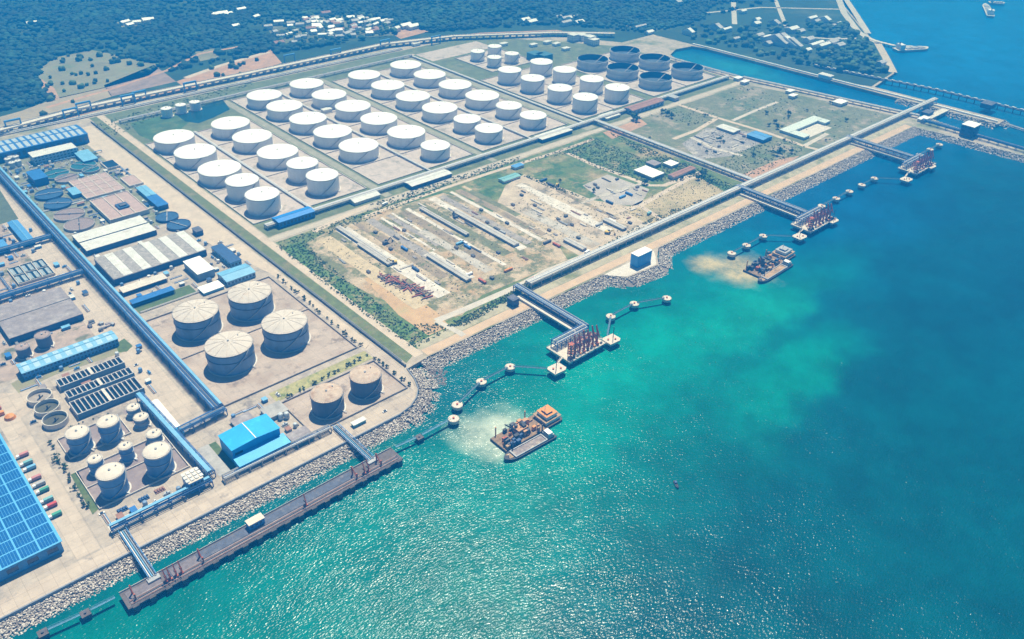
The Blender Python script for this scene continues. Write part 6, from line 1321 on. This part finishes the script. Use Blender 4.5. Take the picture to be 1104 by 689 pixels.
def scrub(name, regions, label, m, smin, smax):
    pts = []; 
    for pg, n in regions:
        xs = [a for a, b in pg]; ys = [b for a, b in pg]; k = 0; q = poly(pg); wx = [a for a, b in q]; wy = [b for a, b in q]
        X = rng.uniform(min(wx), max(wx), n * 6); Y = rng.uniform(min(wy), max(wy), n * 6); ok = inpoly(X, Y, q); X, Y = X[ok][:n], Y[ok][:n]
        pts.append(np.stack([X, Y], 1))
    pts = np.concatenate(pts); n = len(pts); lv = 14
    c = np.concatenate([pts, np.full((n, 1), .1)], 1); S = rng.uniform(smin, smax, n) ** 1.0
    # each clump: lv small leaf quads
    d = rng.normal(0, 1, (n, lv, 3)); d[:, :, 2] = np.abs(d[:, :, 2]) * .8; d *= .6
    u = rng.normal(0, 1, (n, lv, 3)); u /= np.linalg.norm(u, axis=2, keepdims=True); v = np.cross(u, rng.normal(0, 1, (n, lv, 3))); v /= np.linalg.norm(v, axis=2, keepdims=True) + 1e-6
    ctr = c[:, None] + d * S[:, None, None]; s = S[:, None, None] * .55
    V = np.stack([ctr - u * s - v * s * .7, ctr + u * s - v * s * .6, ctr + u * s * .8 + v * s, ctr - u * s * .9 + v * s * .8], 2).reshape(-1, 3)
    return stuff(raw(name, V, np.arange(len(V)).reshape(-1, 4), m), label, 'scrub')
scrub('scrub', [([(297, 265), (330, 262), (372, 300), (440, 350), (470, 348), (484, 356), (446, 376), (380, 330)], 1100), ([(480, 352), (556, 312), (575, 300), (600, 296), (560, 318), (500, 352)], 700), ([(298, 262), (400, 226), (480, 200), (470, 206), (400, 236), (330, 262)], 450)], 'green scrub round the construction yard', leaf_dark, .3, 1.05)
scrub('scrub', [([(560, 176), (610, 160), (640, 148), (690, 170), (740, 176), (764, 186), (730, 196), (690, 196), (640, 180), (612, 166)], 1700), ([(655, 142), (700, 160), (800, 204), (790, 208), (690, 166)], 900), ([(640, 270), (700, 236), (760, 214), (790, 208), (740, 226), (660, 274)], 600), ([(556, 186), (600, 200), (630, 214), (600, 206)], 200)], 'green scrub across the fields by the cross rack', leaf_dark, .3, 1.05)
scrub('scrub', [([(700, 125), (735, 112), (780, 124), (760, 136)], 120), ([(770, 112), (800, 92), (870, 112), (830, 126)], 130), ([(800, 160), (850, 150), (870, 160), (840, 178), (812, 190), (780, 190), (770, 180)], 450), ([(830, 110), (960, 120), (900, 156), (840, 128)], 90)], 'low scrub over the olive eastern field', leaf_dark, .3, 1.1)
scrub('scrub', [([(100, 136), (130, 126), (270, 86), (300, 80), (250, 100), (160, 130), (120, 150)], 350), ([(396, 222), (420, 214), (560, 168), (560, 174), (420, 220)], 300)], 'sparse scrub along the farm verge', leaf_dark, .5, 1.2)

# clutter: small gear that fills the plant and yards
random.seed(5)
def gear(x, y, k, where, group, z=.12):
    rz = random.choice((0, PI / 2))
    if k % 4 == 0:
        m_, c_ = random.choice(((white, 'white'), (openshell, 'silvery'), (sheet_blue, 'blue'), (navy, 'navy')))
        t = thing('process_vessel', '%s horizontal vessel on a small plinth %s' % (c_, where), 'vessel', (x, y, z), group, rz)
        lpart(t, MB().box(-3.2, 3.2, -1.8, 1.8, 0, .5), 'base', grey_conc); lpart(t, MB().tube((-2.4, 0, 1.6), (2.4, 0, 1.6), 1.0, 10), 'shell', m_, s=True); lpart(t, MB().box(-.4, .4, -.4, .4, 2.5, 3.6), 'nozzle', grey_steel)
    elif k % 4 == 1:
        m_, c_ = random.choice(((pale_roof, 'pale'), (light_blue, 'light blue'), (deep_blue, 'deep blue'), (weathered, 'grey'), (rust_roof, 'brown'), (navy, 'navy')))
        t = thing('equipment_cabin', 'small %s-roofed equipment cabin %s' % (c_, where), 'cabin', (x, y, z), group, rz); q = random.uniform(2, 4.2)
        lpart(t, MB().box(-q, q, -2.2, 2.2, 0, 2.8), 'wall', random.choice((pale_roof, sheet_blue, weathered))); lpart(t, MB().box(-q - .3, q + .3, -2.5, 2.5, 2.81, 3.1), 'roof', m_)
    elif k % 4 == 2:
        t = thing('pipe_bundle', 'bundle of four mixed pipes on sleepers %s' % where, 'pipes', (x, y, z), group, rz); q = random.uniform(4, 9)
        for i in range(4): lpart(t, MB().tube((-q, -1.2 + i * .8, .6), (q, -1.2 + i * .8, .6), .3, 6), 'pipe', [rust_roof, grey_steel, sheet_blue, white][(i + k) % 4])
        for a in (-.8 * q, 0, .8 * q): lpart(t, MB().box(a - .25, a + .25, -1.7, 1.7, 0, .28), 'sleeper', grey_conc)
    else:
        m_, c_ = random.choice(((openshell, 'silvery'), (blueshell, 'blue'), (bluegrey_shell, 'blue-grey'), (white, 'white')))
        t = thing('process_tank', 'small upright %s tank with pump %s' % (c_, where), 'tank', (x, y, z), group, rz)
        lpart(t, MB().lathe([(1.9, 0), (1.9, 3.6), (1.5, 4.1), (.2, 4.3)], 14, cap=True), 'shell', m_, s=True); lpart(t, MB().box(1.9, 3.2, -.5, .5, 0, 1.2), 'pump', dark_steel)
for i, (A, B, z_, m_, txt) in enumerate([((44, 230), (100, 213.5), 1.2, white, 'pale pipe run between dark blue and brown clarifiers'), ((36, 199), (52, 194), 1.0, white, 'short pale pipe run beside the dark blue cube'), ((98, 214), (118, 236), 1.5, navy, 'navy pipe run along the brownish basin block'), ((120, 238), (168, 225), 2.0, white, 'pale pipe run before the white covered basins'), ((126, 178), (148, 199), 1.0, sheet_blue, 'blue pipe run beside the small square basins'),
        ((90, 272), (168, 250), 2.5, navy, 'navy pipe run between covered basins and striped hall'), ((124, 304), (222, 273), 2.5, sheet_blue, 'blue pipe run along the seaward side of the striped hall'), ((186, 246), (226, 262), 2.0, grey_steel, 'grey pipe run from navy clarifiers to the compressor house'), ((60, 176), (110, 164), 3.0, sheet_blue, 'blue pipe run before the pale blue windowed block'), ((46, 236), (66, 258), 1.5, blue_pipe, 'blue pipe run under the long gallery beside brown clarifiers'), ((152, 338), (240, 309), 1.2, pale_conc, 'pale pipe run between lawn and four-tank compound'), ((0, 300), (50, 310), 2.0, blue_pipe, 'blue pipe run beside the settling tank yard'), ((4, 352), (30, 392), 2.0, grey_steel, 'grey pipe run beside the brown-topped silos'), ((160, 440), (192, 474), 1.5, grey_steel, 'grey pipe run beside the white strip shed')]):
    a = P(*A); b = P(*B); dx, dy = abs(b[0] - a[0]), abs(b[1] - a[1])
    if dx > dy: b = (b[0], a[1])
    else: b = (a[0], b[1])
    t = thing('pipe_run', txt, 'pipes', (a[0], a[1], .1))
    for k in range(3):
        o_ = (0, k * .9) if dx > dy else (k * .9, 0); MB().tube((a[0] + o_[0], a[1] + o_[1], z_), (b[0] + o_[0], b[1] + o_[1], z_), .34, 6).obj('pipe', m_ if k != 1 else grey_steel, t)
    n = max(2, int(max(dx, dy) / 9))
    for k in range(n + 1): x = a[0] + (b[0] - a[0]) * k / n; y = a[1] + (b[1] - a[1]) * k / n; MB().box(x - .3, x + (.3 if dx > dy else 2.1), y - .3, y + (2.1 if dx > dy else .3), .06, z_ - .35).obj('support', grey_steel, t)
def free_spots(pg, n):
    out = []; q = poly(pg); xs = [a for a, b in q]; ys = [b for a, b in q]; tries = 0
    while len(out) < n and tries < n * 40:
        tries += 1; x = random.uniform(min(xs), max(xs)); y = random.uniform(min(ys), max(ys))
        if not inpoly(np.array(x), np.array(y), q): continue
        if any(a - 4 < x < b + 4 and c_ - 4 < y < d + 4 for a, b, c_, d in OCC): continue
        OCC.append((x - 3, x + 3, y - 3, y + 3)); out.append((x, y))
    return out
bpy.context.view_layer.update()
OCC = []
for o in col.objects:
    if o.type == 'MESH' and o.get('kind') is None:
        bb = [o.matrix_world @ Vector(c) for c in o.bound_box]; a = min(v.x for v in bb); b = max(v.x for v in bb); c_ = min(v.y for v in bb); d = max(v.y for v in bb)
        if a < 1100 and (b - a) < 300 and (d - c_) < 300: OCC.append((a, b, c_, d))
        elif a < 230 and b < 230 and (b - a) < 20: OCC.append((a, b, c_, d))
ZN = [([(2, 180), (90, 160), (110, 172), (180, 228), (200, 246), (80, 254), (30, 214)], 85, 'among the round clarifiers', 'clarifier yard equipment'),
      ([(100, 275), (150, 262), (240, 258), (275, 284), (240, 306), (150, 326), (126, 306)], 34, 'round the striped filter hall', 'filter hall equipment'),
      ([(0, 240), (40, 250), (50, 268), (0, 290)], 16, 'beside the blue sheds west of the gallery', 'blue shed equipment'),
      ([(0, 296), (90, 280), (96, 340), (70, 362), (0, 400)], 26, 'round the weathered reservoir', 'reservoir equipment'),
      ([(20, 410), (150, 372), (172, 402), (168, 430), (60, 470), (30, 460)], 18, 'beside the settling basin rows', 'settling basin equipment'),
      ([(112, 562), (195, 525), (205, 538), (125, 572)], 10, 'on the slab before the biggest pale blue tanks', 'quay slab equipment'),
      ([(240, 452), (300, 425), (345, 470), (310, 480)], 10, 'behind the bright blue processing hall', 'processing hall equipment'),
      ([(255, 512), (340, 470), (352, 472), (262, 516)], 8, 'under the quay pipe rack', 'quay rack equipment')]
gk = 0
for pg, n, lab, grp in ZN:
    for x, y in free_spots(pg, n): gear(x, y, gk, lab, grp); gk += 1
ym_ = [([(340, 262), (420, 232), (480, 214), (560, 240), (600, 264), (520, 316), (470, 340), (400, 310)], 34, 'lying in the construction yard', 'yard stacks'), ([(560, 196), (640, 216), (700, 228), (660, 258), (600, 258), (548, 238)], 26, 'lying in the eastern yard', 'eastern yard stacks'), ([(740, 152), (770, 140), (810, 146), (790, 166), (756, 170)], 16, 'on the grey rubble ground', 'rubble ground stacks'), ([(632, 202), (660, 190), (700, 206), (688, 220)], 12, 'in the casting yard', 'casting yard stacks')]
def stack(x, y, k, where, group):
    rz = random.choice((PI / 2, PI / 2, PI / 2, PI / 2, 0)) + random.uniform(-.04, .04); L = random.uniform(3, 11)
    if k % 3 == 0:
        m_, c_ = [(rust_roof, 'rusty'), (dark_steel, 'dark'), (pale_conc, 'pale'), (grey_steel, 'grey')][k % 4]
        t = thing('pipe_bundle', 'row of three %s pipes %s' % (c_, where), 'pipes', (x, y, .4), group, rz)
        for i in range(3): lpart(t, MB().tube((-L, i * .9 - .9, .45), (L, i * .9 - .9, .45), .42, 6), 'pipe', m_)
    elif k % 3 == 1:
        m_, c_ = [(pale_conc, 'pale'), (weathered, 'grey')][k % 2]
        t = thing('beam_stack', 'pair of %s concrete beams %s' % (c_, where), 'beams', (x, y, .4), group, rz)
        lpart(t, MB().box(-L, L, -.8, .8, 0, .9), 'beam', m_); lpart(t, MB().box(-L * .8, L * .8, .9, 1.8, 0, .7), 'beam', grey_conc)
    else:
        m_, c_ = [(sheet_blue, 'blue'), (weathered, 'grey'), (tan_deck, 'brown'), (pale_roof, 'pale'), (rust_roof, 'rusty'), (dark_steel, 'dark')][k % 6]
        t = thing('crate', '%s crate with flat lid %s' % (c_, where), 'crate', (x, y, .4), group, rz)
        lpart(t, MB().box(-2.6, 2.6, -1.6, 1.6, 0, 1.8), 'body', m_); lpart(t, MB().box(-2.7, 2.7, -1.7, 1.7, 1.81, 2.1), 'lid', [pale_roof, weathered, dark_steel][k % 3])
for pg, n, lab, grp in ym_:
    for x, y in free_spots(pg, n): stack(x, y, gk, lab, grp); gk += 1
scrub('dry_tufts', [([(340, 262), (420, 232), (480, 214), (560, 240), (600, 264), (520, 316), (470, 340), (400, 310)], 900), ([(560, 196), (640, 216), (700, 228), (660, 258), (600, 258), (548, 238)], 500), ([(672, 226), (720, 203), (752, 190), (780, 206), (704, 246)], 400), ([(735, 155), (762, 138), (806, 142), (825, 152), (790, 168), (752, 172)], 350), ([(20, 170), (100, 165), (180, 230), (100, 245)], 300)], 'dry olive tufts over the yards', M('dry_tuft', (.18, .18, .08), .9, .3, .05, island=.4), .2, .7)
# forest inland and beyond the canal
def forest(name, label, spacing, keep, smin, smax, tall, m):
    gx = np.arange(-300, 3400, spacing); gy = np.arange(700, 3600, spacing); X, Y = np.meshgrid(gx, gy); X = X.ravel(); Y = Y.ravel()
    X = X + rng.uniform(-.5, .5, X.shape) * spacing * 1.2; Y = Y + rng.uniform(-.5, .5, Y.shape) * spacing * 1.2
    px, py = proj(X, Y, 0 * X); ok = (px > -120) & (px < 1130) & (py > -70) & keep(X, Y, px, py)
    X, Y = X[ok], Y[ok]; n = len(X); nv = len(IV2)
    hs = (np.sin(X * .011 + 1) * np.sin(Y * .008) + np.sin(X * .004 - Y * .006)) * .5
    S = (smin + (smax - smin) * rng.uniform(0, 1, (n, 1, 1)) ** 2 * 1.5) * np.array([1, 1, tall])[None, None]
    V = IV2[None] * (1 + rng.uniform(-.34, .34, (n, nv, 1))) * S
    V[:, :, 0] += X[:, None]; V[:, :, 1] += Y[:, None]; V[:, :, 2] += (smin * .9 + np.maximum(hs, 0) * 6)[:, None]
    F = (IF2[None] + (np.arange(n) * nv)[:, None, None]).reshape(-1, 3); return stuff(raw(name, V.reshape(-1, 3), F, m), label, 'forest'), n
CL = CLEAR
def k1(X, Y, px, py):
    line = np.interp(px, [-200, 0, 50, 120, 200, 300, 420, 520, 600, 650, 700, 745, 760], [150, 122, 112, 95, 76, 60, 41, 33, 28, 33, 38, 46, 44])
    ok = (py < line - 2) & ((X < 1500) | (Y > 1210))
    for c in CL: ok &= ~inpoly(px, py, c)
    road = np.interp(px, [40, 120, 180, 215, 260], [118, 96, 76, 58, 50]); ok &= ~((px > 40) & (px < 260) & (np.abs(py - road) < 2.5))
    thin = np.sin(px * .05 + py * .09) + np.sin(px * .021 - py * .13 + 2); ok &= (thin > -.9) | (rng.uniform(0, 1, px.shape) < .35)
    ok &= (px < 760) | (py < 30)
    ok &= ~((px > 760) & (rng.uniform(0, 1, px.shape) < .75))
    coast = np.interp(py, [-70, 0, 40], [850, 885, 915]); ok &= px < coast
    return ok
f1, n1 = forest('forest', 'dense dark forest covering the land inland of the viaduct', 9.5, k1, 3.2, 7.0, .6, forest_m)
def k2(X, Y, px, py):
    dike = np.interp(px, [740, 760, 900, 945], [46, 47, 78, 82]); right = np.interp(py, [20, 40, 48, 79, 90], [900, 925, 936, 955, 930])
    ok = (px > 745) & (py > 28) & (py < dike) & (px < right) & (rng.uniform(0, 1, px.shape) < np.where(px > 880, .62, .34))
    for a, b, c_, d_ in far_boxes: ok &= ~((px > a) & (px < b) & (py > c_) & (py < d_))
    return ok
far_boxes = [(818, 858, 36, 56), (860, 914, 40, 56), (786, 798, 0, 36), (850, 868, 28, 38)]
f2, n2 = forest('woodland', 'patchy green woodland on the far shore beyond the canal', 12.5, k2, 4, 7.5, .8, M('woodland_green', (.04, .095, .04), .85, .35, .01, c2=(.11, .14, .06), c2amt=.4, c2scale=.012, island=.4))
def k3(X, Y, px, py):
    ok = np.zeros(px.shape, bool)
    for c, d in ((CL[0], .16), (CL[4], .5), (CL[3], .12), (CL[1], .04)): ok |= inpoly(px, py, c) & (rng.uniform(0, 1, px.shape) < d)
    return ok
f3, n3 = forest('thicket', 'scattered thickets on the meadow and village clearings', 12, k3, 3, 5.5, .85, M('thicket_green', (.05, .10, .04), .85, .35, .02, island=.4))
print('forest', n1, n2, n3)

# ================================================================== HAZE
hm = bpy.data.materials.new('haze_air'); hm.use_nodes = True; hn = hm.node_tree.nodes; hn.clear()
ho = hn.new('ShaderNodeOutputMaterial'); pv = hn.new('ShaderNodeVolumePrincipled')
pv.inputs['Color'].default_value = (0.02, 0.33, 0.97, 1); pv.inputs['Absorption Color'].default_value = (0.22, 0.4, 0.5, 1); pv.inputs['Density'].default_value = 0.00045; pv.inputs['Anisotropy'].default_value = 0.0
hm.node_tree.links.new(pv.outputs[0], ho.inputs['Volume'])
hz = MB().box(EXT[0] - 5, EXT[1] + 5, EXT[2] - 5, EXT[3] + 5, -11, 499).obj('haze', hm); hz['kind'] = 'stuff'; hz['label'] = 'blue sea haze lying over the whole bay'
